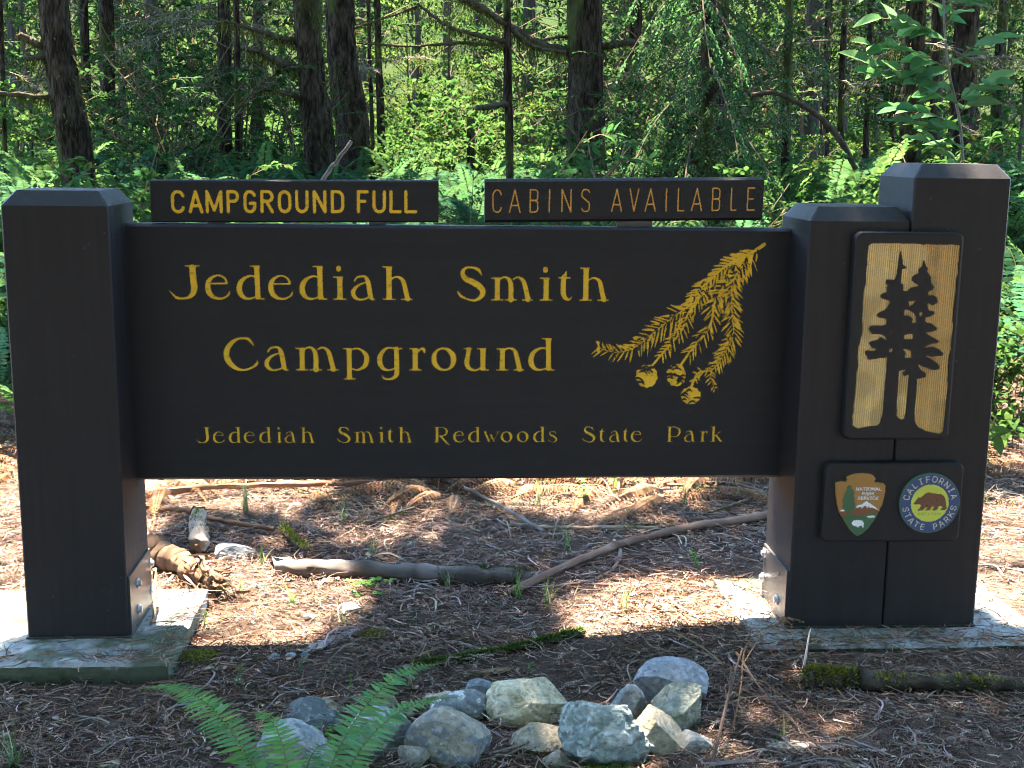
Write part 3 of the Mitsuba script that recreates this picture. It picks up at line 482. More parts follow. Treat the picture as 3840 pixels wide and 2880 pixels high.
CAB = 'C 1.2451 1.2791 A 1.3023 1.344 B 1.3739 1.4048 I 1.4401 1.4443 N 1.4839 1.52 S 1.5521 1.5853 A 1.657 1.6969 V 1.7196 1.7556 A 1.7743 1.8148 I 1.8473 1.85 L 1.8891 1.9145 A 1.9371 1.9773 B 2.0095 2.0401 L 2.0759 2.0984 E 2.1335 2.1624'.split()
board('message_board', 'dark board carved with thin orange capitals reading cabins available', 1.2190, 2.1905, 1.4125, 1.5605, 0.0170, 0.2175, 0.05, 0.009,
      [(CAB[i], float(CAB[i + 1]), float(CAB[i + 2]), 1.4457 + 0.0173 * (float(CAB[i + 1]) - 1.2451), 1.5270 + 0.0173 * (float(CAB[i + 1]) - 1.2451)) for i in range(0, len(CAB), 3)], 0.0052, 'orange_paint', [(1.745, 0.125)])

# concrete footings
def slab(label, x0, x1, y0, y1, z1, seed):
    m = trimesh.creation.box(bounds=[[x0, y0, -0.25], [x1, y1, z1]])
    for _ in range(5): m = m.subdivide()
    v = np.array(m.vertices); c = np.array([(x0 + x1) / 2, (y0 + y1) / 2, 0]); p = np.c_[v[:, 0] * 8, v[:, 1] * 8, v[:, 2] * 8]
    edge = np.minimum(np.minimum(v[:, 0] - x0, x1 - v[:, 0]), np.minimum(v[:, 1] - y0, y1 - v[:, 1]))
    d = norm(v - c) * [1, 1, 0]
    v = v + d * 0.02 * (meshkit.fbm(p, 3, seed) - .6)[:, None]
    v[:, 2] -= (v[:, 2] > z1 - .001) * 0.012 * np.clip(1 - edge / 0.02, 0, 1) * (meshkit.noise(p * 2, seed) + .3)
    v[:, 2] += (v[:, 2] > z1 - .06) * 0.002 * (meshkit.noise(p * 3, seed + 1) - .8)
    m.vertices = v
    whole('concrete_footing', m, 'concrete', label, 'footing', 'concrete footings under the sign posts', smooth=False)
slab('mossy grey concrete footing under the left post', -0.62, 0.182, -0.232, 0.50, 0.0, 3)
slab('grey concrete footing under the twin right posts, strewn with twigs', 2.150, 3.20, -0.165, 0.55, 0.004, 5)

# ------------------------------------------------------------------ ring of stones in front
def rock(name, label, x, y, w, d, h, seed, col, col2, cuts=9, rough=0.05, lich=None, sink=0.35, rz=0.0, dz=0.0):
    r = np.random.default_rng(seed)
    m = trimesh.creation.icosphere(5 if w > .15 else 4); v = np.array(m.vertices)
    for _ in range(cuts):
        n = norm(r.normal(0, 1, 3) * [1, 1, 0.8]); o = r.uniform(0.50, 0.80); s = v @ n - o
        v -= np.where(s > 0, s, 0)[:, None] * n * 0.97
    f = meshkit.fbm(v * 2.2 + seed, 4, seed) - 0.5
    v = v * (1 + rough * 2.2 * f + rough * .35 * (meshkit.fbm(v * 9, 3, seed + 8) - .5))[:, None]
    ridg = np.abs(meshkit.fbm(v * 3.1 + 9, 3, seed + 2) - 0.5)
    v = v * (1 - rough * 0.9 * np.clip(0.12 - ridg, 0, 1) * 4)[:, None]
    a = meshkit.fbm(v * 1.6 + seed, 4, seed + 5); b = meshkit.fbm(v * 6 + seed, 3, seed + 7)
    c = np.array(col)[None] * (1 - a[:, None]) + np.array(col2)[None] * a[:, None]
    c = c * (0.50 + 0.64 * b[:, None]) * (.72 + .56 * meshkit.fbm(v * 19, 3, seed + 3)[:, None])
    if lich is not None:
        t = smooth01(0.56, 0.66, meshkit.fbm(v * 3.4 + seed * 2, 4, seed + 11))[:, None]; c = c * (1 - t) + np.array(lich) * t
    v = v * np.array([w / 2, d / 2, h / 2]); ca, sa = math.cos(rz), math.sin(rz)
    v = np.c_[v[:, 0] * ca - v[:, 1] * sa, v[:, 0] * sa + v[:, 1] * ca, v[:, 2]]
    g = float(ground_z(x, y)); v += [x, y, g + h / 2 * (1 - 2 * sink) + dz]
    whole(name, trimesh.Trimesh(v, m.faces, process=False), 'stone', label, 'rock', None, None, False, np.clip(c, 0.01, 0.9))
CREAM_, TAN, GREY, BLUE, TEAL = (.66, .58, .40), (.30, .25, .16), (.31, .30, .275), (.20, .21, .215), (.165, .20, .18)
rock('rock', 'large cream white rock at the top of the stone ring', 1.345, -0.500, 0.296, 0.229, 0.224, 3, CREAM_, (.42, .36, .22), 12, .05, (.30, .26, .15))
rock('rock', 'smooth blue grey rock with a bright sunlit top at the right of the ring', 1.790, -0.460, 0.286, 0.224, 0.207, 5, (.21, .235, .265), (.27, .29, .32), 7, .03)
rock('rock', 'pale green broken rock in front of the blue grey one', 1.785, -0.645, 0.234, 0.156, 0.222, 41, (.25, .255, .19), (.18, .20, .16), 13, .07, (.09, .11, .07))
rock('rock', 'jagged blue green rock with pale veins in the middle of the ring', 1.525, -0.790, 0.352, 0.218, 0.326, 57, TEAL, (.24, .30, .29), 15, .13, (.36, .38, .36), rz=.2)
rock('rock', 'tan wedge shaped rock right of the jagged blue green one', 1.695, -0.765, 0.192, 0.240, 0.210, 13, TAN, (.24, .22, .16), 10, .05, rz=-.5)
rock('rock', 'broad brown grey rock under the right fern frond', 1.115, -0.745, 0.314, 0.242, 0.215, 26, TAN, (.16, .17, .165), 10, .035, (.11, .12, .13))
rock('rock', 'small blue rock with a white lichen patch', 1.128, -0.490, 0.196, 0.134, 0.140, 37, BLUE, (.20, .22, .23), 8, .04, (.55, .57, .57))
rock('rock', 'slate blue rock half hidden left of the cream one', 1.185, -0.37, .13, .11, .10, 43, BLUE, (.12, .15, .18), 9, .05)
rock('rock', 'grey speckled wedge rock behind the small middle frond', 0.635, -0.840, 0.281, 0.250, 0.231, 51, (.30, .31, .30), (.20, .22, .22), 11, .09, (.12, .15, .16), rz=.7)
rock('rock', 'rounded grey rock under the long right fern frond', 0.865, -0.710, 0.254, 0.201, 0.195, 65, (.24, .26, .25), (.17, .19, .18), 8, .04, (.36, .38, .38))
rock('rock', 'flat dark slate rock at the left end of the ring', 0.665, -0.500, 0.259, 0.176, 0.099, 72, (.10, .12, .12), (.07, .085, .085), 9, .05)
rock('rock', 'thin tan stone right of the flat slate one', .735, -0.455, .15, .07, .075, 83, (.25, .20, .13), TAN, 7, .04, rz=-.5)
rock('rock', 'little greenish tan stone behind the rounded grey rock', .885, -0.44, .10, .085, .075, 97, (.19, .18, .12), TAN, 7, .04)
rock('rock', 'crumbly cream stone behind the small blue rock', 1.055, -0.43, .135, .10, .095, 101, (.46, .39, .26), (.33, .26, .16), 8, .12)
rock('rock', 'low brown rock wedged beneath the cream one', 1.365, -0.700, 0.213, 0.161, 0.115, 113, TAN, (.22, .19, .13), 9, .05)
rock('rock', 'dark blue rock behind the jagged blue green one', 1.625, -0.600, 0.149, 0.138, 0.196, 127, (.11, .14, .15), BLUE, 12, .08)
rock('rock', 'flat blue grey rock with moss at the bottom edge', 1.38, -0.985, .40, .17, .10, 131, BLUE, (.20, .22, .25), 8, .04, (.06, .08, .02))
rock('rock', 'blue slate lying by the broken log left of the gap', .185, 1.06, .24, .20, .10, 143, (.20, .24, .26), BLUE, 10, .05)
rock('rock', 'flat pale blue slate half buried in the needles', .73, .395, .135, .10, .05, 151, (.26, .30, .32), BLUE, 9, .05)
rock('rock', 'dark wet stone filling the gap between the rounded grey and brown grey rocks', .985, -.80, .13, .11, .10, 161, (.13, .14, .14), TAN, 9, .05)
rock('rock', 'small brown stone at the foot of the jagged blue green rock', 1.40, -.84, .11, .09, .08, 167, TAN, (.14, .12, .09), 8, .05)
rock('rock', 'flat grey slab tucked under the pale green rock', 1.80, -.78, .17, .12, .07, 173, GREY, (.16, .17, .16), 8, .05)
for i, (x, y, s) in enumerate([(.50, -.05, .05), (.555, -.035, .045), (.60, -.02, .04), (.40, -.215, .035), (.98, .30, .03), (.58, .33, .05), (.385, -.42, .03)]):
    rock('pebble', ['grey pebble right of the left footing', 'second grey pebble right of the left footing', 'small grey pebble at the shadow edge', 'white quartz pebble in the shade', 'tiny blue pebble in the sun', 'buff chip of stone in the sun', 'small stone chip above the left fern'][i], x, y, s, s * .8, s * .6, 200 + i, (.5, .52, .55) if i == 3 else (.24, .26, .27), (.6, .6, .6) if i == 3 else (.16, .18, .19), 6, .06, sink=.2)

# ------------------------------------------------------------------ fern fronds
FERN_G = (.052, .135, .058)
def frond(mb, rach, width, n, col, r, droop=0.25, stem_col=(.09, .10, .03), stem_r=0.0022, hexa=True, up=(0, 0, 1), twist=0.0, split=None, start=0.16, fine=1.0):
    """A once-divided fern frond along the polyline rach; split, if given, collects every leaflet as a mesh of its own."""
    q = curve(rach, 24); L = np.concatenate([[0], np.cumsum(np.linalg.norm(np.diff(q, axis=0), axis=1))]); tot = L[-1]
    d = norm(np.gradient(q, axis=0))
    tube(mb, q, np.linspace(stem_r, stem_r * .35, len(q)), stem_col, 4, False)
    t = start + (1 - start) * (np.arange(n) + .5) / n; t = np.repeat(t, 2); side = np.tile([1, -1], n)
    t = np.clip(t + np.where(side > 0, 0, .4 * (1 - start) / n), 0, .995)
    P = np.stack([np.interp(t * tot, L, q[:, k]) for k in range(3)], 1); D = norm(np.stack([np.interp(t * tot, L, d[:, k]) for k in range(3)], 1))
    S = norm(np.cross(D, np.asarray(up, float))); N = np.cross(S, D)
    u = (t - start) / (1 - start)
    prof = np.minimum(1, .55 + 1.5 * u) * np.clip((1 - u) / .62, 0.05, 1) ** .85
    ln = width / 2 * prof * (1 + r.normal(0, .06, 2 * n))
    ang = np.radians(78 - 28 * u ** 2 + r.normal(0, 4, 2 * n))
    dirs = S * (side * np.sin(ang))[:, None] + D * np.cos(ang)[:, None] + N * (r.normal(.02 - droop * .4, .07, 2 * n))[:, None]
    nn = N + S * (side * .25)[:, None] + D * r.normal(twist, .22, 2 * n)[:, None]
    sp = tot * (1 - start) / n
    wd = np.maximum(.0025, np.minimum(sp * 1.0, ln * .42)) * fine
    C = jitter(col, 2 * n, r, .13)
    if split is None: leaves(mb, P, dirs, nn, ln, wd, C, hexa, droop * .35)
    else:
        for i in range(2 * n):
            m = MB(); S_ = norm(np.cross(dirs[i], nn[i])); d_ = norm(dirs[i]); n_ = np.cross(S_, d_)
            # leaflet with an auricle at the base and a toothed edge
            k = 9; a = np.linspace(0, 1, k); w = wd[i] * .5 * np.clip(1 - a ** 2.2, 0.02, 1) * (1 + .10 * (np.arange(k) % 2)); w[0] *= .4
            mid = P[i] + d_ * (ln[i] * a)[:, None] - n_ * (ln[i] * droop * .35 * a ** 2)[:, None]
            Lf, Rf = mid + S_ * w[:, None] * 1.0 + n_ * .25 * w[:, None], mid - S_ * w[:, None] + n_ * .25 * w[:, None]
            v = np.vstack([mid, Lf, Rf]); f = []
            for j in range(k - 1): f += [(j, j + 1, k + j), (j + 1, k + j + 1, k + j), (j, 2 * k + j, j + 1), (j + 1, 2 * k + j, 2 * k + j + 1)]
            m.add(v, f, C[i] * np.linspace(.9, 1.05, 1)); split.append(m)
    return mb
# the fern at the bottom edge: every leaflet its own piece
rf = np.random.default_rng(21)
fern = thing('sword_fern', 'fresh green sword fern spreading its fronds over the stones at the bottom', 'fern')
def near_frond(pts, width, n, col, label=None, twist=0.0):
    m, sp = MB(), []
    frond(m, pts, width, n, col, rf, .22, (.10, .13, .04), .0028, True, (0, -.25, 1), twist, sp, .05, .78)
    k = put('frond', m, 'matte', fern, True)
    if label: tag(k, label)
    for s in sp: put('leaflet', s, 'leaf', k)
near_frond([(.64, -1.20, .02), (.50, -.98, .14), (.33, -.76, .155), (.169, -.581, .075)], .142, 46, (.15, .31, .10), 'long frond reaching up to the left')
near_frond([(.69, -1.20, .02), (.655, -1.07, .125), (.60, -.95, .155), (.542, -.853, .125)], .115, 26, (.16, .33, .10), 'short upright frond')
near_frond([(.74, -1.17, .02), (.83, -.95, .135), (.95, -.75, .185), (1.08, -.604, .155)], .135, 40, (.145, .32, .12), 'frond reaching up to the right')
near_frond([(.79, -1.22, .02), (.86, -1.06, .12), (.98, -.93, .17), (1.127, -.815, .145)], .112, 38, (.14, .31, .12), 'lower frond over the brown rock')
for pts, w_, n_ in (([(.66, -1.24, .0), (.60, -1.14, .09), (.545, -1.04, .10), (.50, -.98, .07)], .12, 22), ([(.74, -1.25, .0), (.72, -1.13, .08), (.735, -1.03, .10), (.775, -.965, .085)], .10, 22)):
    m = MB(); frond(m, pts, w_, n_, (.09, .21, .075), rf, .22, (.10, .13, .04), .0028, True, (0, -.25, 1), 0, None, .05, .72); put('frond', m, 'leaf', fern)

# ------------------------------------------------------------------ fallen wood
def bark_cols(n, sides, a, b, seed, r): pass
def stick(name, label, cat, pts, r0, r1, c0, c1, seed, sides=8, wob=.25, lift=True, group=None, n=None, bsdf='matte', jag=0.0, moss=None, parent=None):
    r = np.random.default_rng(seed); q = curve(pts, n or max(10, 5 * len(pts)))
    if lift:
        rad = np.linspace(r0, r1, len(q)); q[:, 2] = np.maximum(q[:, 2], ground_z(q[:, 0], q[:, 1]) + rad * .55 + .004)
    q[1:-1] += r.normal(0, r0 * .12, (len(q) - 2, 3))
    mb = MB(); t = r.random((len(q), 1)); col = np.array(c0) * (1 - t) + np.array(c1) * t
    rr = np.linspace(r0, r1, len(q)) * (1 + .08 * r.normal(0, 1, len(q)))
    tube(mb, q, rr, col, sides, True, wob, seed)
    if jag:
        v = mb.v[-1]; k = len(q) * sides
        ends = np.r_[0:sides, k - sides:k]; v[ends] += r.normal(0, jag, (len(ends), 3))
    tm, cc = mb.get()
    p = np.array(tm.vertices) * 40; cc = cc * (.55 + .9 * meshkit.fbm(p * [.4, 1, 1], 3, seed)[:, None])
    if parent: return put(name, tm, bsdf, parent, True, np.clip(cc, .005, .9)), q, rr
    k = whole(name, tm, bsdf, label, cat, group, None, True, np.clip(cc, .005, .9))
    return k, q, rr
def moss_on(parent, q, rr, n, seed, col=(.075, .105, .018), ln=.02, patchy=False):
    """A coat of moss: short blades over a stick's upper side."""
    r = np.random.default_rng(seed); i = r.uniform(0, len(q) - 1.001, n)
    if patchy: i = i[meshkit.noise(np.stack([i * .16, 0 * i + seed, 0 * i], 1)) + r.normal(0, .10, n) > .24]; n = len(i)
    k = i.astype(int); u = (i - k)[:, None]
    P = q[k] * (1 - u) + q[k + 1] * u; t = norm(q[k + 1] - q[k]); R = rr[k][:, None]
    a = norm(np.cross(t, [0, 0, 1.0])); b = np.cross(a, t); ang = r.normal(math.pi / 2, .9, n)[:, None]
    o = a * np.cos(ang) + b * np.sin(ang)
    mb = MB(); L = ln * r.uniform(.5, 1.3, n)
    D = o + r.normal(0, .5, (n, 3))
    leaves(mb, P + o * R * .8, D, r.normal(0, 1, (n, 3)), L, L * .32, jitter(col, n, r, .3), False)
    k = put('moss', mb, 'matte', parent); tag(k, kind='stuff'); return k
W_GREY, W_DARK, W_RED, W_TAN = (.17, .15, .135), (.06, .048, .038), (.20, .115, .075), (.34, .24, .15)
def log_top(pts, zoff): return [(x, y, float(ground_z(x, y)) + zoff) for x, y in pts]
k, q, rr = stick('fallen_log', 'grey weathered fallen log lying under the panel', 'log', log_top([(.395, .80), (.66, .785), (.95, .735), (1.2, .69), (1.43, .66)], .032), .043, .040, (.15, .13, .118), (.06, .05, .042), 11, 14, .22, False, n=26, jag=.010)
moss_on(k, q[15:], rr[15:], 900, 5, (.05, .06, .018), .014)
k, q, rr = stick('long_stick', 'long reddish brown stick slanting up to the right posts', 'stick', log_top([(1.34, .50), (1.56, .755), (1.75, .92), (1.88, 1.02), (2.2, 1.20), (2.60, 1.38), (2.9, 1.5)], .035), .015, .021, (.21, .14, .105), (.12, .078, .058), 12, 10, .15, False, n=30)
stick('stick', 'thin twig forking off the long reddish stick', 'stick', log_top([(1.84, .97), (1.80, .80), (1.70, .66), (1.52, .58)], .018), .009, .006, W_RED, W_GREY, 13)
stick('stick', 'reddish stick lying across the back from the left post', 'stick', log_top([(-.42, 1.80), (-.116, 1.93), (.203, 2.0), (.75, 2.02)], .06), .019, .014, (.24, .13, .09), W_RED, 14)
stick('stick', 'dark branch curving from behind the left post', 'stick', log_top([(-.40, 1.66), (-.107, 1.57), (.05, 1.42), (.18, 1.36), (.33, 1.29)], .05), .013, .010, W_DARK, W_RED, 15)
k, q, rr = stick('mossy_twig', 'stubby branch coated in yellow green moss', 'stick', log_top([(.36, 1.33), (.43, 1.15), (.50, .99)], .05), .016, .013, W_DARK, W_GREY, 16, lift=False)
moss_on(k, q, rr, 700, 6, (.13, .15, .022), .016)
k, q, rr = stick('mossy_stick', 'green mossy stick lying in front of the panel', 'stick', log_top([(.86, -.17), (1.02, -.12), (1.204, -.055), (1.396, .033), (1.585, .115)], .008), .008, .014, W_DARK, W_GREY, 17)
moss_on(k, q[4:], rr[4:], 3000, 7, (.075, .125, .022), .014)
k, q, rr = stick('mossy_log', 'thick mossy log lying in front of the right posts', 'log', log_top([(2.23, -.44), (2.36, -.455), (2.5, -.475), (2.72, -.487), (2.93, -.53)], .026), .034, .018, (.03, .025, .02), (.075, .062, .05), 18, lift=False, sides=12, wob=.5, n=40)
moss_on(k, q, rr, 6500, 8, (.125, .120, .028), .019, True)
stick('stick', 'pale stick lying behind the long reddish one', 'stick', log_top([(1.40, 1.44), (1.487, 1.393), (1.739, 1.327), (2.05, 1.24)], .022), .012, .010, W_GREY, W_TAN, 19)
stick('stick', 'slender stick slanting down from the brush to the log', 'stick', log_top([(1.10, 2.1), (1.193, 1.958), (1.364, 1.629), (1.53, 1.214)], .05), .012, .007, W_GREY, W_DARK, 20)
stick('stick', 'pale lichen twig above the mossy stick', 'stick', log_top([(1.115, .06), (1.19, .01), (1.25, -.07)], .012), .006, .005, (.36, .35, .32), (.28, .27, .24), 22)
stick('stick', 'pale grey branch leaning up out of the ferns behind the panel', 'stick', [(.28, 2.2, 1.20), (.497, 2.2, 1.508), (.56, 2.2, 1.59), (.635, 2.2, 1.69)], .013, .009, (.17, .155, .15), (.11, .10, .10), 23, lift=False, wob=.1)
stick('stick', 'dark twig lying across the needles by the right footing', 'stick', log_top([(1.72, -.12), (1.95, .02), (1.90, .25), (1.86, .40)], .012), .004, .003, W_DARK, W_RED, 24)
# broken rotten chunk beside the left post, short upright log behind it
k, q, rr = stick('broken_log', 'broken rotten log with splintered end beside the left post', 'log', log_top([(-.16, 1.04), (-.01, .84), (.10, .69), (.20, .585)], .055), .054, .034, (.15, .10, .066), (.055, .037, .027), 25, 18, .16, False, n=40, jag=.007)
mb = MB(); r_ = np.random.default_rng(26); n = 150; i = r_.integers(20, len(q), n)
leaves(mb, q[i] + r_.normal(0, .032, (n, 3)), np.array([.6, -.75, .0]) + r_.normal(0, .22, (n, 3)), r_.normal(0, 1, (n, 3)), r_.uniform(.04, .12, n), r_.uniform(.006, .014, n), jitter((.13, .085, .055), n, r_, .45))
tag(put('splinters', mb, 'matte', k), kind='stuff')
k, q, rr = stick('short_log', 'short mossy log stub pointing at the camera left of the gap', 'log', log_top([(-.03, 1.42), (.02, 1.2), (.05, 1.00)], .07), .036, .040, (.30, .22, .15), W_GREY, 27, 12, .25, False, jag=.008)
moss_on(k, q[:10], rr[:10], 500, 9, (.12, .13, .03), .014)
stick('stick', 'strip of torn bark hanging against the left bracket', 'bark strip', [(.02, .335, .13), (.035, .25, .07), (.05, .16, .01), (.05, .12, .006)], .008, .005, W_RED, W_TAN, 28, lift=False)
def shard(label, a, b, w, seed, col):
    r = np.random.default_rng(seed); a, b = np.array(a, float), np.array(b, float); n = 9; q = a + (b - a) * np.linspace(0, 1, n)[:, None]
    s = norm(np.cross(b - a, [0, 0, 1.0])); ww = w * np.clip(np.sin(np.linspace(.25, 2.9, n)), .12, 1) * r.uniform(.75, 1.1, n)
    up = np.array([0, 0, 1.0]); g = lambda p: np.c_[p[:, :2], ground_z(p[:, 0], p[:, 1]) + .012]
    t0, t1 = g(q + s * ww[:, None]), g(q - s * ww[:, None]); m_ = g(q) + up * .008
    v = np.vstack([t0, m_, t1, t0 - up * .007, t1 - up * .007]); f = []
    for j in range(n - 1):
        for a0, b0 in ((0, n), (n, 2 * n), (3 * n, 0), (2 * n, 4 * n)): f += [(a0 + j, a0 + j + 1, b0 + j), (a0 + j + 1, b0 + j + 1, b0 + j)]
    c = jitter(col, len(v), r, .2)
    whole('bark_shard', trimesh.Trimesh(v, f, process=False), 'matte', label, 'bark', color=np.clip(c, .01, .9))
shard('large grey shard of bark at the edge of the shadow', (.585, -.01, 0), (.765, .20, 0), .033, 31, (.30, .25, .24))
shard('thin tan strip of bark in front of the mossy stick', (1.16, -.20, 0), (1.31, -.17, 0), .012, 32, (.28, .19, .12))
shard('reddish flake of bark below the weathered log', (1.02, .49, 0), (1.20, .60, 0), .018, 33, (.24, .15, .10))
shard('pale chip of wood by the bottom edge on the right', (2.0, -.83, 0), (2.13, -.845, 0), .028, 34, (.42, .36, .28))
shard('brown plate of bark at the bottom edge on the right', (2.12, -.85, 0), (2.30, -.87, 0), .022, 35, (.16, .13, .13))
shard('curled dry leaf left of the near fern', (.10, -.80, 0), (.16, -.77, 0), .016, 36, (.34, .25, .18))

# ------------------------------------------------------------------ needle litter
def litter_patch(seed, n=1050, half=.32):
    r = np.random.default_rng(seed); mb = MB()
    pal = np.array([(.165, .108, .084), (.255, .18, .145), (.125, .084, .067), (.07, .050, .041), (.38, .30, .245), (.036, .029, .025), (.24, .21, .185)])
    k = 4; m = n
    P = np.c_[r.uniform(-half, half, (m, 2)), np.abs(r.normal(0, .010, m)) + .001]
    a = r.uniform(0, 2 * np.pi, m); bend = r.normal(0, 14, m); L = r.gamma(1.7, .016, m) + .014; tilt = r.normal(0, .13, m)
    w = r.uniform(.0007, .0020, m); C = jitter(pal[r.choice(7, m, p=[.25, .15, .22, .19, .05, .10, .04])], m, r, .25)
    s = np.linspace(-.5, .5, k)[None] * L[:, None]; th = a[:, None] + bend[:, None] * s
    dx = np.cumsum(np.cos(th) * (L / (k - 1))[:, None], 1); dy = np.cumsum(np.sin(th) * (L / (k - 1))[:, None], 1)
    X = P[:, :1] + dx; Y = P[:, 1:2] + dy; Z = P[:, 2:] + np.abs(tilt[:, None] * (s + .5 * L[:, None] * np.sign(tilt[:, None]))) + .002
    nx, ny = -np.sin(th) * w[:, None], np.cos(th) * w[:, None]
    A = np.stack([X + nx, Y + ny, Z], -1); B = np.stack([X - nx, Y - ny, Z], -1); Cc = np.stack([X, Y, Z + w[:, None] * 1.2], -1)
    v = np.stack([A, Cc, B], 2).reshape(m, k * 3, 3); F = []
    for j in range(k - 1):
        for q0, q1 in ((0, 1), (1, 2)): F += [(3 * j + q0, 3 * j + q1, 3 * j + 3 + q0), (3 * j + q1, 3 * j + 3 + q1, 3 * j + 3 + q0)]
    f = (np.array(F)[None] + (np.arange(m) * k * 3)[:, None, None]).reshape(-1, 3)
    mb.add(v.reshape(-1, 3), f, np.repeat(C, k * 3, 0))
    for _ in range(34):                       # dead sprays: an axis with short flat needles
        p = np.r_[r.uniform(-half, half, 2), r.uniform(.006, .022)]; t = r.uniform(0, 6.28); l = r.uniform(.05, .13); n2 = int(l / .0042)
        u = np.linspace(0, 1, n2); ax = p + np.stack([np.cos(t + .5 * u) * l * u, np.sin(t + .5 * u) * l * u, .01 * np.sin(3 * u)], 1)
        c = pal[r.choice(5)]; sd = np.where(np.arange(n2) % 2, 1, -1)
        D = np.stack([np.cos(t + .5 * u + sd * .8), np.sin(t + .5 * u + sd * .8), r.normal(0, .25, n2)], 1)
        leaves(mb, ax, D, np.array([0, 0, 1.0]) + r.normal(0, .3, (n2, 3)), .013 * np.sin(.3 + 2.6 * u), .0026, jitter(c, n2, r, .15), False)
    for _ in range(5):
        a_ = r.uniform(0, 6.28); c_ = np.r_[r.uniform(-half, half, 2), .012]; l_ = r.uniform(.08, .22); tube(mb, curve([c_, c_ + [math.cos(a_) * l_ * .5, math.sin(a_) * l_ * .5, r.uniform(0, .02)], c_ + [math.cos(a_ + .3) * l_, math.sin(a_ + .3) * l_, 0]], 6), np.linspace(.0035, .0018, 6), jitter([(.13, .09, .07), (.26, .23, .20)][r.integers(2)], 1, r)[0], 4, False)
    n3 = 16
    leaves(mb, np.c_[r.uniform(-half, half, (n3, 2)), r.uniform(.008, .02, n3)], np.c_[r.normal(0, 1, (n3, 2)), r.normal(0, .2, n3)], np.array([0, 0, 1.0]) + r.normal(0, .35, (n3, 3)), r.uniform(.014, .035, n3), r.uniform(.007, .016, n3), jitter((.30, .22, .16), n3, r, .3))
    return mb
NL = 5
for i in range(NL):
    tm, c = litter_patch(300 + i).get(); scene[f'litter_patch_{i}'] = {'type': 'shapegroup', 'pieces': mikit.ply(tm, 'matte', color=c)}
rl = np.random.default_rng(40)
_on_slab = lambda x, y, e=.22: (-.62 - e < x < .18 + e and -.23 - e < y < .5 + e) or (2.15 - e < x < 3.2 + e and -.165 - e < y < .55 + e)
tag('needle_litter', 'brown carpet of fallen needles and dead sprays over the ground', 'needles', kind='stuff')
i = 0
for gx in np.arange(-1.9, 5.0, .40):
    for gy in np.arange(-1.35, 3.6, .40):
        x, y = gx + rl.uniform(-.16, .16), gy + rl.uniform(-.16, .16)
        s = rl.uniform(.85, 1.25)
        if _on_slab(x, y, .27) or abs(x - 1.3 - .06 * y) > .44 * (y + 4.12) + .5: continue
        g = float(ground_z(x, y)); gxn = (float(ground_z(x + .2, y)) - float(ground_z(x - .2, y))) / .4; gyn = (float(ground_z(x, y + .2)) - float(ground_z(x, y - .2))) / .4
        m = xf((x, y, g - .002), rl.uniform(0, 6.28), s); S = np.eye(4); S[2, 0], S[2, 1] = gxn, gyn; S2 = np.eye(4); S2[:3, 3] = m[:3, 3]; m[:3, 3] = 0
        scene[f'needle_litter__{i:03d}'] = {'type': 'instance', 'to_world': T(S2 @ S @ m), 'shape': {'type': 'ref', 'id': f'litter_patch_{i % NL}'}}; i += 1
# a thinner scatter hugging the footings and lying on them
r_ = np.random.default_rng(41)
def scatter(n, x0, x1, y0, y1, zf, seed, lmax=.12):
    r = np.random.default_rng(seed); mb = MB()
    for _ in range(n):
        x, y = r.uniform(x0, x1), r.uniform(y0, y1); a = r.uniform(0, 6.28); L = r.uniform(.02, lmax); b = r.normal(0, 5)
        u = np.linspace(0, 1, 6); th = a + b * L * u; p = np.stack([x + np.cumsum(np.cos(th)) * L / 6, y + np.cumsum(np.sin(th)) * L / 6, u * 0], 1); p[:, 2] = zf(p[:1, 0] * 0 + x, p[:1, 1] * 0 + y) + r.uniform(.002, .012) + r.uniform(0, .06) * L * u
        tube(mb, p, np.linspace(.0017, .0007, 6) * r.uniform(.6, 1.6), jitter([(.20, .11, .07), (.10, .065, .048), (.30, .2, .14)][r.integers(3)], 1, r)[0], 3, False)
    return mb
def slab_z(x, y):
    on = ((x > -.62) & (x < .18) & (y > -.23) & (y < .5)) | ((x > 2.15) & (x < 3.2) & (y > -.165) & (y < .55))
    return np.where(on, .003, ground_z(x, y))
def band(x0, x1, y0, y1, n, seed):
    global i
    tm, c = scatter(n, x0, x1, y0, y1, slab_z, seed).get(); scene[f'needle_litter__{i:03d}'] = mikit.ply(tm, 'matte', color=c); i += 1
band(.10, .60, -.70, .60, 900, 51); band(-.9, .3, -.62, -.15, 900, 52); band(1.75, 2.3, -.5, .65, 1100, 53); band(2.1, 3.3, -.62, -.10, 1400, 54)
band(2.16, 3.0, -.16, .0, 260, 55); band(2.95, 3.7, -.3, .75, 700, 56); band(-.6, .17, -.22, .0, 40, 57); band(.02, .17, -.2, .45, 40, 58); band(-.75, .3, .40, .9, 500, 59)

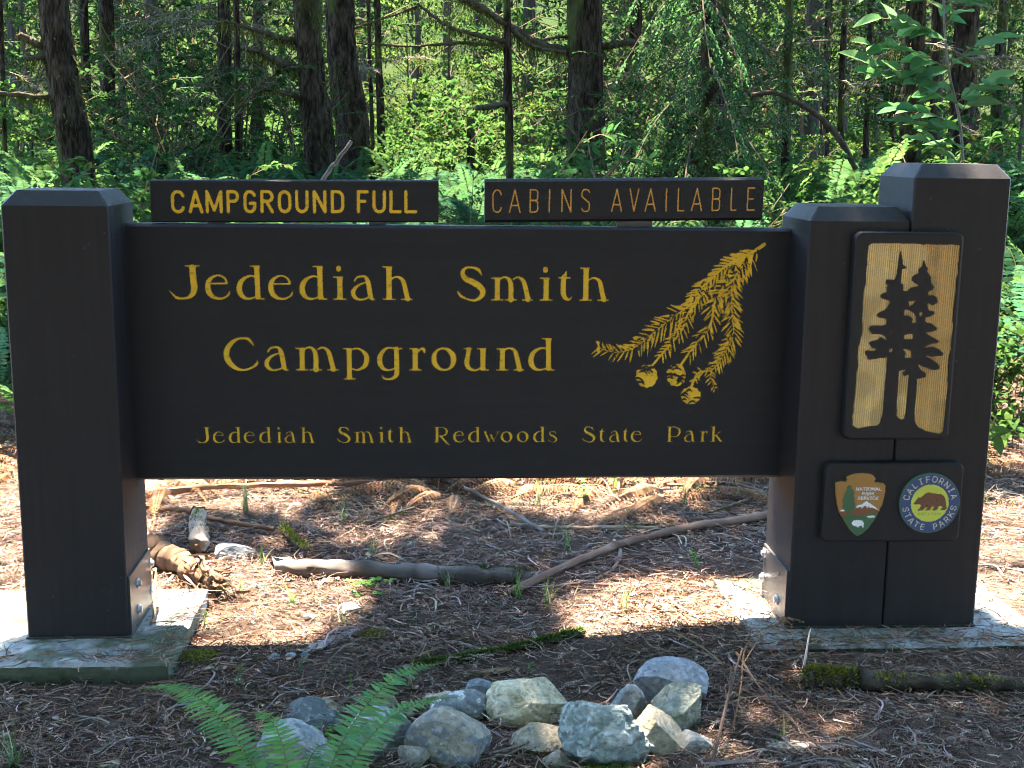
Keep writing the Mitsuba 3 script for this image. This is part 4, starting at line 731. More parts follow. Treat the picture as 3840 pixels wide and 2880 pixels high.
# ------------------------------------------------------------------ small green plants in the litter
def tuft(label, x, y, n, h, seed, col=(.10, .17, .045), spread=.5, dry=.2):
    r = np.random.default_rng(seed); mb = MB(); g = float(ground_z(x, y))
    for _ in range(n):
        a = r.uniform(0, 6.28); L = h * r.uniform(.5, 1.1); u = np.linspace(0, 1, 7); lean = spread * r.uniform(.2, 1.3)
        p = np.stack([x + .012 * math.cos(a * 3) + math.cos(a) * L * lean * u ** 1.7, y + .012 * math.sin(a * 3) + math.sin(a) * L * lean * u ** 1.7, g + L * (u - .35 * lean * u ** 3)], 1)
        s = np.array([-math.sin(a), math.cos(a), 0]) * .0022 * (1 - u)[:, None] ** .7 * r.uniform(.7, 1.4)
        v = np.vstack([p - s, p + s]); f = [q for j in range(6) for q in ((j, j + 1, 7 + j), (j + 1, 8 + j, 7 + j))]
        c = jitter(col if r.random() > dry else (.34, .30, .16), 1, r, .15)[0]; mb.add(v, f, c)
    whole('grass_tuft', mb, 'leaf', label, 'grass')
tuft('thin grass tuft between the left footing and the log', .50, .47, 14, .10, 61, spread=.8)
tuft('green grass tuft at the right end of the weathered log', 1.37, .49, 22, .15, 62)
tuft('green grass tuft right of the log end by the reddish stick', 1.48, .42, 22, .13, 63)
tuft('pale sunlit grass tuft left of the right footing', 1.755, .29, 26, .15, 64, (.22, .26, .12), .3, .5)
tuft('long grass blades at the bottom left corner', -.13, -.80, 26, .22, 65, (.07, .13, .045), 1.0)
tuft('arching grass blades behind the stone ring', .97, -.30, 7, .15, 66, spread=.9)
tuft('single upright blade of grass behind the stones', .78, -.33, 4, .14, 67, spread=.2)
tuft('grass clump at the back below the panel on the left', .15, 1.66, 34, .24, 68, (.16, .21, .08), .5, .4)
tuft('grass tuft in the middle of the gap behind the log', 1.62, 1.05, 16, .16, 69, spread=1.0)
tuft('sparse grass at the weathered log', 1.10, .62, 8, .12, 70)
tuft('tall dry grass stems beside the right post', 3.62, 1.5, 14, .42, 71, (.20, .25, .10), .2, .5)
tuft('green blades at the bottom edge right of the stones', 2.05, -.80, 7, .10, 72, (.08, .2, .04), .4)
tuft('grass tuft behind the long reddish stick', 1.55, 1.75, 18, .22, 73, (.2, .25, .10), .5, .4)
for a_ in [('small grass tuft behind the weathered log', .78, 1.05, 12, .12, 171), ('grass tuft by the mossy stub', .62, 1.5, 14, .16, 172), ('green tuft at the foot of the brush on the right', 2.25, 1.65, 18, .18, 173), ('thin grass by the blue slate', .33, .92, 9, .10, 174), ('yellow green tuft in the sunlit back right', 1.95, 1.9, 20, .16, 175), ('low grass left of the cream rock', 1.02, -.10, 6, .09, 176), ('green blades beside the single pale shard', .70, .28, 7, .09, 177), ('grass tuft beyond the right footing', 3.35, .85, 12, .16, 178)]: tuft(*a_)
def clover(label, x, y, n, seed, R=.10, col=(.10, .24, .05)):
    r = np.random.default_rng(seed); key = thing('clover_plant', label, 'plant'); g = float(ground_z(x, y)); st = MB()
    for _ in range(n):
        a = r.uniform(0, 6.28); d = R * math.sqrt(r.random()); h = r.uniform(.02, .055); c = np.array([x + d * math.cos(a), y + d * math.sin(a), g + h])
        tube(st, curve([(x, y, g), (x + d * .5 * math.cos(a), y + d * .5 * math.sin(a), g + h * .8), c], 6), .0009, (.10, .16, .05), 3, False)
        mb = MB(); t = r.uniform(0, 6.28)
        for j in range(3):
            b = t + j * 2.094; D = np.array([math.cos(b), math.sin(b), r.normal(0, .15)]); S = np.array([-math.sin(b), math.cos(b), 0]); L = r.uniform(.019, .027)
            v = [c, c + D * L * .55 + S * L * .42, c + D * L + S * L * .30, c + D * L * .86, c + D * L - S * L * .30, c + D * L * .55 - S * L * .42]
            mb.add(v, [(0, 1, 2), (0, 2, 3), (0, 3, 4), (0, 4, 5)], jitter(col, 1, r, .15)[0])
        put('leaf', mb, 'leaf', key)
    put('stems', st, 'matte', key)
clover('bright green clover patch in front of the weathered log', .80, .60, 12, 75)
clover('small clover sprig between the grey speckled and rounded rocks', .735, -.66, 4, 76, .06)
def sprig(label, x, y, h, seed, col, n=16, lean=(.2, .1), w=.006, kind='seedling'):
    r = np.random.default_rng(seed); g = float(ground_z(x, y)); mb = MB(); q = curve([(x, y, g), (x + lean[0] * h * .4, y + lean[1] * h * .4, g + h * .6), (x + lean[0] * h, y + lean[1] * h, g + h)], 12)
    tube(mb, q, np.linspace(.0016, .0007, 12), (.12, .14, .05), 4, False)
    k = np.linspace(2, 11, n).astype(int); a = np.arange(n) * 2.4
    leaves(mb, q[k], np.stack([np.cos(a), np.sin(a), .5 + 0 * a], 1), np.stack([0 * a, 0 * a, 1 + 0 * a], 1) + r.normal(0, .2, (n, 3)), h * .26, w, jitter(col, n, r, .15), True)
    whole(kind, mb, 'leaf', label, 'plant')
sprig('little conifer seedling right of the left footing', .41, -.30, .09, 81, (.14, .22, .08), 22)
sprig('pale green branching seedling behind the flat slate rock', .60, -.22, .07, 82, (.16, .24, .12), 12)
sprig('yellow tipped seedling behind the stone ring', .70, -.25, .06, 83, (.20, .20, .06), 8)
sprig('green sprig at the corner of the left footing', .205, .26, .06, 84, (.10, .20, .05), 16)
sprig('pale fern sprout behind the cream rock', 1.36, -.22, .05, 85, (.16, .26, .10), 14)
sprig('fresh green sprout standing in the sunlit brush', 1.75, 1.72, .22, 86, (.15, .30, .06), 18, (.3, 0), .02)
sprig('low feathery green sprig beside the right footing', 2.12, .70, .08, 87, (.12, .28, .06), 26, (-.4, .2), .008)
sprig('green sprig under the broken log', .28, .58, .06, 88, (.12, .22, .06), 18)
def moss_pad(label, x, y, R, seed, col):
    r = np.random.default_rng(seed); n = int(900 * (R / .06) ** 1.5); a, d = r.uniform(0, 6.28, n), R * np.sqrt(r.random(n)); X, Y = x + d * np.cos(a) * 1.4, y + d * np.sin(a)
    mb = MB(); Z = ground_z(X, Y) + .012 + .02 * np.clip(1 - (d / R) ** 2, 0, 1)
    leaves(mb, np.stack([X, Y, Z], 1), r.normal(0, .7, (n, 3)) + [0, 0, .8], r.normal(0, 1, (n, 3)), r.uniform(.006, .014, n), .003, jitter(col, n, r, .3), False)
    whole('moss_patch', mb, 'matte', label, 'moss')
moss_pad('yellow green moss cushion at the right edge of the left footing', .245, -.05, .05, 91, (.16, .17, .025))
moss_pad('dull moss cushion in the needles below the clover', .83, .12, .04, 92, (.13, .12, .03))
moss_pad('moss cushion on the flat rock at the bottom edge', 1.52, -.95, .08, 93, (.07, .09, .016))
# bare dead twigs standing between the stones and the mossy log
def bare_twig(label, pts, r0, seed, col, side=5):
    r = np.random.default_rng(seed); mb = MB(); q = curve(pts, 22); tube(mb, q, np.linspace(r0, r0 * .5, 22), col, 5, True)
    for _ in range(side):
        k = r.integers(5, 20); d = norm(q[k] - q[k - 1] + r.normal(0, .6, 3) * np.linalg.norm(q[k] - q[k - 1])); d[2] = abs(d[2]) * .5; L = r.uniform(.05, .16)
        e = curve([q[k], q[k] + d * L * .5 + [0, 0, .01], q[k] + d * L - [0, 0, .02]], 8); tube(mb, e, np.linspace(r0 * .5, r0 * .25, 8), col, 4, False)
        n = int(L / .004); u = r.random(n) * 6.9; kk = u.astype(int); P = e[kk] + (e[kk + 1] - e[kk]) * (u - kk)[:, None]
        leaves(mb, P, r.normal(0, 1, (n, 3)) + d, r.normal(0, 1, (n, 3)), .008, .0022, jitter((.15, .09, .05), n, r, .3), False)
    whole('dead_twig', mb, 'matte', label, 'twig')
bare_twig('dark leaning dead twig right of the pale green rock', [(1.80, -.98, -.05), (1.87, -.82, .04), (1.93, -.68, .11), (2.0, -.52, .15)], .006, 95, (.085, .06, .05), 3)
bare_twig('rusty dead sprig arching over the needles by the stones', [(1.92, -.75, -.02), (1.98, -.60, .06), (2.03, -.45, .13), (2.13, -.36, .16), (2.22, -.34, .13)], .0028, 96, (.15, .09, .055), 8)
bare_twig('thin dark twig crossing down to the bottom edge', [(1.98, -.52, .14), (2.03, -.68, .08), (2.12, -.86, .02), (2.18, -.97, -.03)], .004, 97, (.09, .065, .05), 3)
bare_twig('grey twig lying along the bottom right of the stones', [(1.80, -.93, -.02), (1.95, -.95, .0), (2.10, -.97, -.01)], .007, 98, (.17, .15, .15), 3)
bare_twig('long thin twig standing left of the right footing', [(1.93, -.56, .12), (1.91, -.36, .09), (1.86, -.05, .03), (1.82, .15, .0)], .003, 99, (.16, .11, .07), 2)
bare_twig('short stem with a pale cut end by the mossy log', [(2.23, -.40, 0), (2.245, -.38, .05), (2.26, -.35, .10)], .006, 100, (.30, .27, .25), 1)
bare_twig('slender twig curving above the right footing', [(1.99, -.55, .10), (2.06, -.47, .15), (2.12, -.42, .16), (2.17, -.47, .12)], .002, 101, (.14, .09, .06), 4)

# ------------------------------------------------------------------ forest: shared growth forms
def grp(name, **meshes):
    d = {'type': 'shapegroup'}
    for k, (mb, b) in meshes.items():
        tm, c = mb.get(); d[k] = mikit.ply(tm, b, color=c * .70 if b.startswith('leaf') and not name.startswith('roadside') else c)
    scene[name] = d
def fern_crown(seed, n=13, L=1.0, col=FERN_G, up=.75, parts=False, dead=0):
    r = np.random.default_rng(seed); out = []; mb = MB()
    for i in range(n + dead):
        m = MB() if parts else mb
        a = i * 2.4 + r.normal(0, .25); l = L * r.uniform(.65, 1.1); e = up * r.uniform(.6, 1.2) if i < n else .15
        u = np.array([0, .35, .7, 1.0]); hz = l * np.array([0, .28, .60, .92]) * (1.15 - .35 * e); z = l * e * np.array([0, .42, .68, .62 if i < n else .2])
        s = r.normal(0, .10); p = np.stack([np.cos(a + s * u) * hz, np.sin(a + s * u) * hz, z], 1)
        c = np.array(col) * np.exp(r.normal(0, .22)) if i < n else np.array((.15, .085, .045))
        frond(m, p, l * .19, 27, c, r, .25, (.10, .10, .035), .004, True, (0, 0, 1), 0, None, .14, 1.25)
        if parts: out.append(m)
    return out if parts else mb
for i in range(3):
    fr = fern_crown(500 + i, 11, .95, np.array(FERN_G) * [(1, 1, 1.2), (1.35, 1.15, .9), (.8, .95, 1.3)][i], .8, True)
    grp(f'fern_form_{i}', **{('frond' if j == 0 else f'frond_{j:03d}'): (m, 'leaf') for j, m in enumerate(fr)})
for i in range(4):
    grp(f'fern_far_{i}', fronds=(fern_crown(520 + i, 14, 1.0, np.array(FERN_G) * [(1, 1, 1), (1.5, 1.25, .8), (.85, .95, 1.1), (1.2, 1.1, .9)][i], [.8, .95, .7, .85][i], False, 2), 'leaf'))
def dead_fern(seed):
    r = np.random.default_rng(seed); mb = MB()
    for i in range(12):
        a = r.uniform(0, 6.28); l = r.uniform(.5, .95); hz = l * np.array([0, .35, .75, 1.0]); z = l * np.array([.02, .20, .16, .03]) * r.uniform(.5, 1.6)
        p = np.stack([np.cos(a) * hz, np.sin(a) * hz, z], 1) + [*r.normal(0, .1, 2), 0]
        frond(mb, p, .17, 26, np.array((.14, .082, .05)) * np.exp(r.normal(0, .35)), r, 1.1, (.16, .09, .05), .004, False, (0, 0, 1), .5, None, .2)
    for i in range(16):
        a = r.uniform(0, 6.28); c = r.normal(0, .35, 2); l = r.uniform(.3, .8)
        tube(mb, curve([(*c, .02), (c[0] + math.cos(a) * l * .5, c[1] + math.sin(a) * l * .5, r.uniform(.05, .22)), (c[0] + math.cos(a) * l, c[1] + math.sin(a) * l, .04)], 8), np.linspace(.006, .003, 8), jitter((.16, .11, .08), 1, r)[0], 4, False)
    return mb
for i in range(3): grp(f'brush_form_{i}', fronds=(dead_fern(540 + i), 'matte'))
def twiggy(seed, n_stem=6, H=1.1, leaf=.06, wid=.03, nl=26, col=(.07, .16, .035), spread=.55, droop=.1, pairs=False, stem_col=(.10, .075, .05)):
    """A leafy shrub: branching stems with leaves set along them."""
    r = np.random.default_rng(seed); st, lf = MB(), MB()
    for i in range(n_stem):
        a = r.uniform(0, 6.28); l = H * r.uniform(.6, 1.1)
        q = curve([(0.04 * math.cos(a), .04 * math.sin(a), 0), (spread * .35 * l * math.cos(a), spread * .35 * l * math.sin(a), .55 * l), (spread * l * math.cos(a + .3), spread * l * math.sin(a + .3), l)], 14)
        tube(st, q, np.linspace(.008, .003, 14) * H, stem_col, 4, False); ax = [q]
        for _ in range(6):
            k = r.integers(4, 13); b = r.uniform(0, 6.28); m = l * r.uniform(.22, .45)
            e = curve([q[k], q[k] + np.array([math.cos(b), math.sin(b), .45]) * m * .5, q[k] + np.array([math.cos(b), math.sin(b), .35 - droop]) * m], 8)
            tube(st, e, np.linspace(.004, .0015, 8) * H, stem_col, 3, False); ax.append(e)
        for e in ax:
            n = nl; u = r.uniform(.25, 1, n) * (len(e) - 1.01); k = u.astype(int); P = e[k] + (e[k + 1] - e[k]) * (u - k)[:, None]; t = norm(e[k + 1] - e[k])
            s = norm(np.cross(t, r.normal(0, 1, (n, 3)) + [0, 0, 1.5])); D = s * np.where(np.arange(n) % 2, 1, -1)[:, None] + t * .7 + [0, 0, -droop]
            ll = leaf * r.uniform(.6, 1.2, n)
            leaves(lf, P, D, np.array([0, 0, 1.0]) + r.normal(0, .45, (n, 3)), ll, ll * wid / leaf, jitter(col, n, r, .22), True, .10)
    return st, lf
SHRUB = {'salmonberry': (dict(H=1.25, leaf=.085, wid=.055, nl=15, col=(.062, .135, .032), n_stem=7), 3, 'leaf'),
         'huckleberry': (dict(H=1.35, leaf=.05, wid=.026, nl=24, col=(.042, .095, .028), n_stem=7), 3, 'leaf_glossy'),
         'rhododendron': (dict(H=1.5, leaf=.12, wid=.042, nl=11, col=(.045, .115, .035), n_stem=6, spread=.6), 2, 'leaf_glossy')}
for n, (kw, cnt, mat) in SHRUB.items():
    for i in range(cnt):
        st, lf = twiggy(600 + 17 * i + len(n), **kw); grp(f'{n}_form_{i}', stems=(st, 'matte'), leaves=(lf, mat))
def bough(seed, L=2.2, dead=False, col=(.035, .085, .022), droop=.35, moss=0, weep=.30):
    """A conifer bough along +x: flat sprays of needles, or dead and hung with moss."""
    r = np.random.default_rng(seed); wd, nd = MB(), MB(); u = np.linspace(0, 1, 12)
    q = np.stack([L * u, .12 * L * np.sin(2.2 * u + seed) * u, -droop * L * u ** 1.8 + .10 * L * u], 1)
    tube(wd, q, np.linspace(.020, .004, 12) * (L / 2) ** .7, (.07, .058, .045) if not dead else (.13, .115, .095), 5, False)
    n = int(12 * L) if not dead else int((14 if moss != 40 else 8) * L); s = r.uniform(.12, .99, n) * 10.99
    for j, sj in enumerate(s):
        k = int(sj); p = q[k] + (q[k + 1] - q[k]) * (sj - k); t = norm(q[k + 1] - q[k]); sd = 1 if j % 2 else -1; f = sj / 11
        l = L * .34 * (1.05 - .75 * f) * r.uniform(.6, 1.15); a = math.radians(r.normal(58, 12))
        d = np.array([t[0] * math.cos(a) - sd * t[1] * math.sin(a), sd * math.sin(a) + t[1] * math.cos(a), t[2] * .6 + r.normal(-.12, .12)])
        e = p + np.outer(np.linspace(0, 1, 6), norm(d) * l); e[:, 2] -= l * (weep if not dead else .12) * np.linspace(0, 1, 6) ** 2
        if dead: e[1:] += r.normal(0, l * .05, (5, 3))
        tube(wd, e, np.linspace(.0035, .0012, 6) * (1.6 if dead else 1), (.085, .065, .045) if not dead else np.array((.21, .19, .16)) * r.uniform(.4, 1.3), 3, False)
        if not dead:
            m = max(6, int(l / .018)); v = np.linspace(.08, 1, m) * 4.99; kk = v.astype(int); P = e[kk] + (e[kk + 1] - e[kk]) * (v - kk)[:, None]
            tt = norm(e[-1] - e[0]); ss = norm(np.cross(tt, [0, 0, 1.0])); side = np.where(np.arange(m) % 2, 1, -1)[:, None]
            D = ss * side + tt * .9 + [0, 0, -.15] + r.normal(0, .12, (m, 3)); ln = .085 * np.sin(.5 + 2.3 * v / 5) * r.uniform(.75, 1.2, m)
            leaves(nd, P, D, np.array([0, 0, 1.0]) + r.normal(0, .25, (m, 3)), ln, .033, jitter(col, m, r, .25), False, .05)
        else:
            for _ in range(4):
                k2 = r.integers(1, 5); d2 = norm(d + r.normal(0, .7, 3)) * l * r.uniform(.2, .5); tube(wd, [e[k2], e[k2] + d2 * .5 + [0, 0, -.01], e[k2] + d2], [.0018, .0012, .0008], np.array((.19, .17, .14)) * r.uniform(.5, 1.3), 3, False)
    if moss:
        m = moss; v = r.uniform(.05, .95, m) * 10.99; k = v.astype(int); P = q[k] + (q[k + 1] - q[k]) * (v - k)[:, None]
        leaves(nd, P + r.normal(0, .012, (m, 3)), np.array([0, 0, -1.0]) + r.normal(0, .28, (m, 3)), r.normal(0, 1, (m, 3)), r.gamma(2, .035, m) + .02, .012, jitter((.085, .095, .025), m, r, .35), False, .02)
    return wd, nd
for i in range(4):
    w_, n_ = bough(700 + i, [2.0, 2.6, 3.2, 2.3][i], False, [(.034, .085, .022), (.045, .10, .024), (.03, .075, .026), (.055, .11, .028)][i], [.3, .4, .3, .5][i]); grp(f'bough_form_{i}', wood=(w_, 'matte'), needles=(n_, 'leaf'))
for i in range(3):
    w_, n_ = bough(720 + i, [1.3, 1.9, 1.6][i], True, droop=[.1, .2, .35][i], moss=[160, 260, 220][i]); grp(f'dead_bough_form_{i}', wood=(w_, 'matte'), moss=(n_, 'matte'))
for i in range(2):
    w_, n_ = bough(740 + i, 1.7, False, (.065, .155, .055), .75, 0, 1.15); grp(f'weeping_form_{i}', wood=(w_, 'matte'), needles=(n_, 'leaf'))
def leafy_crown(seed, H=9.0, R=2.6, n=2600, leaf=.16, col=(.11, .20, .035), z0=.4, k=26):
    r = np.random.default_rng(seed); lf, wd = MB(), MB()
    tube(wd, [(0, 0, -.2), (.1, .05, H * .4), (.0, .1, H * .9)], [.09, .06, .02], (.06, .05, .04), 6, False)
    cz = z0 + (H - z0) * r.random(k) ** .85; a = r.uniform(0, 6.28, k); cr = R * np.sqrt(r.random(k)) * np.clip(1.15 - .55 * (cz / H), .3, 1)
    C = np.stack([cr * np.cos(a), cr * np.sin(a), cz], 1); S = r.uniform(.25, .85, k) * (R / 2.6)
    for c, s in zip(C, S):
        tube(wd, curve([(0, 0, max(.1, c[2] - .9)), c * [.5, .5, 1] - [0, 0, .3], c], 6), np.linspace(.025, .006, 6), (.07, .058, .045), 3, False)
        m = int(n / k * s / .6); d = norm(r.normal(0, 1, (m, 3))); P = c + d * s * (r.random((m, 1)) ** .45) * [1.25, 1.25, .55]
        leaves(lf, P, norm(r.normal(0, 1, (m, 3))) + [0, 0, -.35], np.array([0, 0, 1.0]) + r.normal(0, .5, (m, 3)), leaf * r.uniform(.6, 1.2, m), leaf * .5, jitter(np.array(col) * np.exp(r.normal(0, .15)), m, r, .22), False, .08)
    return wd, lf
for i in range(4):
    w_, n_ = leafy_crown(760 + i, [8, 10, 7, 11][i], [2.4, 2.8, 2.2, 3.0][i], 2400, .17, [(.048, .090, .024), (.034, .075, .021), (.08, .135, .030), (.030, .064, .020)][i]); grp(f'maple_form_{i}', trunk=(w_, 'matte'), crown=(n_, 'leaf'))
for i in range(2):
    w_, n_ = leafy_crown(770 + i, 26, 4.6, 5200, .42, (.05, .11, .03), 1.0, 60); grp(f'roadside_form_{i}', trunk=(w_, 'matte'), crown=(n_, 'leaf'))
def cover(seed, n=260, R=.75, leaf=.075, col=(.075, .165, .035), h=.35):
    r = np.random.default_rng(seed); mb = MB(); a, d = r.uniform(0, 6.28, n), R * np.sqrt(r.random(n)); z = h * r.random(n) ** .7 * (1 - .4 * d / R)
    P = np.stack([d * np.cos(a), d * np.sin(a), z], 1); k = n // 3
    for p in P[:k:3]: tube(mb, [(p[0] * .8, p[1] * .8, -.05), p * [.95, .95, .6], p], [.004, .003, .002], (.09, .10, .04), 3, False)
    leaves(mb, P, np.stack([np.cos(a), np.sin(a), r.normal(-.1, .3, n)], 1) + r.normal(0, .5, (n, 3)), np.array([0, 0, 1.0]) + r.normal(0, .4, (n, 3)), leaf * r.uniform(.5, 1.3, n), leaf * .55, jitter(col, n, r, .25), True, .1)
    return mb
for i in range(4): grp(f'cover_form_{i}', leaves=(cover(790 + i, 260, .75, [.075, .06, .09, .05][i], [(.055, .12, .032), (.042, .105, .032), (.068, .135, .03), (.045, .105, .038)][i], [.35, .3, .45, .3][i]), 'leaf'))

# ------------------------------------------------------------------ forest: standing trees
rt = np.random.default_rng(55)
def trunk_mesh(pts, r0, r1, seed, sides=20, n=40, flare=.5):
    q = curve(pts, n); t = np.linspace(0, 1, n); h = q[:, 2] - q[0, 2]
    rad = (r0 + (r1 - r0) * t) * (1 + flare * np.exp(-np.maximum(h, 0) / .45))
    mb = MB(); tube(mb, q, rad, (.1, .1, .1), sides, True, .16, seed); tm, _ = mb.get()
    v = np.array(tm.vertices); k = n * sides; ax = np.repeat(q, sides, 0); d = norm(v[:k] - ax)
    g = meshkit.fbm(np.c_[v[:k, 0] * 9, v[:k, 1] * 9, v[:k, 2] * 1.4], 3, seed) - .5
    v[:k] += d * (g * .16 * np.repeat(rad, sides))[:, None]
    return trimesh.Trimesh(v, tm.faces, process=False), q, rad
# gaps in the canopy: the ground spots (x, y, half widths, height) that the photograph shows in full sun; no bough grows across their light
SUNNY = [(-0.95, 1.2, 0.7, 1.7, 0), (0.22, 0.45, 0.5, 0.48, 0), (1.98, 0.28, 0.48, 0.36, 0), (1.95, 2.0, 0.55, 0.5, 0), (3.75, 0.8, 0.65, 1.3, 0), (0.05, 1.95, 0.45, 0.3, 0), (-0.85, -0.42, 0.25, 0.22, 0), (3.15, -0.45, 0.15, 0.15, 0),
         (-3.7, 9.0, 1.2, 2.56, 1.32), (-1.15, 5.9, 0.56, 0.56, 1.62), (1.1, 12.5, 1.0, 4.8, 1.62), (4.7, 5.4, 1.2, 1.92, 1.52), (6.1, 10, 0.88, 1.76, 1.82), (8.0, 17, 1.2, 2.4, 2.02), (3.5, 7.7, 0.85, 0.8, 2.4), (-1.6, 10.2, 0.4, 0.4, 3.02), (0.6, 7.4, 0.62, 0.7, 1.42), (-0.6, 7.0, 0.62, 0.7, 1.42), (2.2, 5.0, 0.36, 0.4, 2.32), (-0.2, 4.6, 0.32, 0.32, 1.32), (2.9, 4.0, 0.45, 0.4, 1.0), (3.8, 3.0, 0.5, 0.5, 0.9), (-2.2, 4.5, 0.4, 0.8, 0.92)]
def shades(m, L):
    p = (m @ np.stack([np.array([L * t, 0, -.15 * L * t * t, 1]) for t in (.1, .3, .5, .7, .9)], 1))[:3].T; w = .13 * np.linalg.norm(m[:3, 0]) * L * np.array([.9, .9, .75, .5, .25])
    for x, y, a, b, z in SUNNY:
        k = (p[:, 2] - z) / SUN[2]; sx, sy = p[:, 0] - SUN[0] * k, p[:, 1] - SUN[1] * k
        if np.sum((k > 0) & (((sx - x) / (a + w)) ** 2 + ((sy - y) / (b + w)) ** 2 < 1)) >= 2: return True
    return False
def prune(P):
    """True for the points that shade none of the sunny spots."""
    ok = np.ones(len(P), bool)
    for x, y, a, b, z in SUNNY:
        k = (P[:, 2] - z) / SUN[2]; sx, sy = P[:, 0] - SUN[0] * k, P[:, 1] - SUN[1] * k
        ok &= ~((k > 0) & (((sx - x) / (a + .06)) ** 2 + ((sy - y) / (b + .06)) ** 2 < 1))
    return ok
def crown(key, axis, z0, z1, R, n, seed, col=(.036, .085, .024), leaf=.34, arc=None):
    """Needle sprays set along whorls of boughs, with gaps between the boughs."""
    r = np.random.default_rng(seed); nb = max(8, n // 42); zb = z0 + (z1 - z0) * r.random(nb) ** 1.25; ab = r.uniform(0, 6.28, nb) if arc is None else r.uniform(*arc, nb)
    Rb = R * (np.clip(1 - (zb - z0) / (z1 - z0), 0, 1) ** .7 * .85 + .15) * r.uniform(.7, 1.1, nb)
    i = r.integers(0, nb, n); t = r.random(n) ** .62; s = r.normal(0, 1, n) * .16 * Rb[i] * np.sin(.35 + 2.5 * t)
    A = axis(zb)[i]; d = np.stack([np.cos(ab[i]), np.sin(ab[i])], 1); e = np.stack([-d[:, 1], d[:, 0]], 1)
    P = np.c_[A[:, :2] + d * (t * Rb[i])[:, None] + e * s[:, None], A[:, 2] - .22 * Rb[i] * t ** 2 + r.normal(0, .10, n)]
    ok = prune(P); P, d, e, s, m = P[ok], d[ok], e[ok], s[ok], int(ok.sum())
    D = np.c_[d * .7 + e * np.sign(s)[:, None] * .7, r.normal(-.25, .2, m)]; L = leaf * r.uniform(.6, 1.25, m); mb = MB()
    leaves(mb, P, D, np.array([0, 0, 1.0]) + r.normal(0, .35, (m, 3)), L, L * .42, jitter(col, m, r, .25), False, .10)
    wd = MB()
    for b in range(nb):
        o = axis(zb[b:b + 1])[0]; dd = np.array([math.cos(ab[b]), math.sin(ab[b])]); q = np.array([[*(o[:2] + dd * Rb[b] * u), o[2] - .22 * Rb[b] * u * u] for u in (0, .35, .7, 1)])
        if prune(q[1:]).all(): tube(wd, q, np.linspace(.03, .008, 4), (.06, .05, .04), 4, False)
    k = put('crown', mb, 'leaf', key)
    if wd.v: put('boughs', wd, 'matte', k)
def tree(name, label, cat, x, y, top, r0, H=17.0, dead=6, live=34, live_from=6.0, group=None, zdead=(1.2, 5.0), blen=1.0, r1=.9, flare=.45, arc=(0, 6.28)):
    """top = (x, y) of the trunk where it leaves the picture, about 4 m up."""
    key = thing(name, label, cat, group); g = float(ground_z(x, y)) - .25
    dx, dy = (top[0] - x) / 3.0, (top[1] - y) / 3.0
    pts = [(x, y, g), (x + dx, y + dy, g + 1.2), (top[0], top[1], g + 3.4), (top[0] + dx * .5, top[1] + dy * .5, g + H * .6), (top[0], top[1], g + H)]
    tm, q, rad = trunk_mesh(pts, r0, r0 * r1 * .5, int(abs(x * 131 + y * 17)) % 997, flare=flare)
    tk = put('trunk', tm, 'bark', key, True)
    if r0 > .12 and x > -9 and -1 < y < 20 and label[:4] != 'tall':
        r = np.random.default_rng(int(abs(x * 77 + y * 31))); n = 2600; i = r.uniform(0, np.searchsorted(q[:, 2], g + 5.2), n).astype(int); a = r.uniform(0, 6.28, n); t_ = r.random(n)[:, None]; o = np.stack([np.cos(a), np.sin(a), 0 * a], 1)
        P = q[i] * (1 - t_) + q[np.minimum(i + 1, len(q) - 1)] * t_ + o * (rad[i] * .97)[:, None]; ok = meshkit.fbm(P * 2.2, 3, 3) > .47; mb = MB(); m = int(ok.sum())
        leaves(mb, P[ok], o[ok] * .7 + r.normal(0, .35, (m, 3)) + [0, 0, -.7], r.normal(0, 1, (m, 3)), r.gamma(2, .02, m) + .012, .009, jitter((.055, .062, .018), m, r, .35), False, .05); tag(put('moss', mb, 'matte', tk), kind='stuff')
    def at(z): return np.array([np.interp(z, q[:, 2] - g, q[:, k]) for k in (0, 1)] + [g + z])
    for i in range(dead):
        z = rt.uniform(*zdead); a = rt.uniform(0, 6.28); s = rt.uniform(.55, 1.25) * blen
        place('branch', f'dead_bough_form_{rt.integers(3)}', xf(at(z), a, s, ry=rt.normal(.05, .2)), key)
    if live: crown(key, lambda z: np.array([at(v - g) for v in np.atleast_1d(z)]), g + live_from, g + H, 2.9 * blen, live * 34, int(abs(x * 53 + y * 71)) % 991)
    return key
def limb(parent, label, pts, r0, r1, seed, moss=500, hang=.5, col=(.05, .042, .032), ln=.045):
    """A branch built where the picture shows it, coated and hung with moss."""
    k, q, rr = stick('limb', None, None, pts, r0, r1, col, np.array(col) * 1.5, seed, 8, .25, False, parent=parent, n=26)
    if label: tag(k, label)
    if moss:
        r = np.random.default_rng(seed); i = r.uniform(0, len(q) - 1.001, moss); j = i.astype(int); P = q[j] + (q[j + 1] - q[j]) * (i - j)[:, None]; mb = MB()
        up = r.random(moss) < .45
        D = np.where(up[:, None], r.normal(0, .6, (moss, 3)) + [0, 0, .6], r.normal(0, .22, (moss, 3)) + [0, 0, -1.0])
        L = np.where(up, .03, r.gamma(2.0, ln * .5, moss) + .01)
        leaves(mb, P + r.normal(0, r0 * .35, (moss, 3)), D, r.normal(0, 1, (moss, 3)), L, np.where(up, .010, .009), jitter((.075, .085, .022), moss, r, .35), False, .03)
        tag(put('moss', mb, 'matte', k), kind='stuff')
    return k
t1 = tree('conifer_tree', 'thick dark trunk leaning left behind the left post', 'tree', -2.80, 10, (-3.04, 10), .205, 19, 4, 80, 6.2, flare=.15, zdead=(3.2, 5.5))
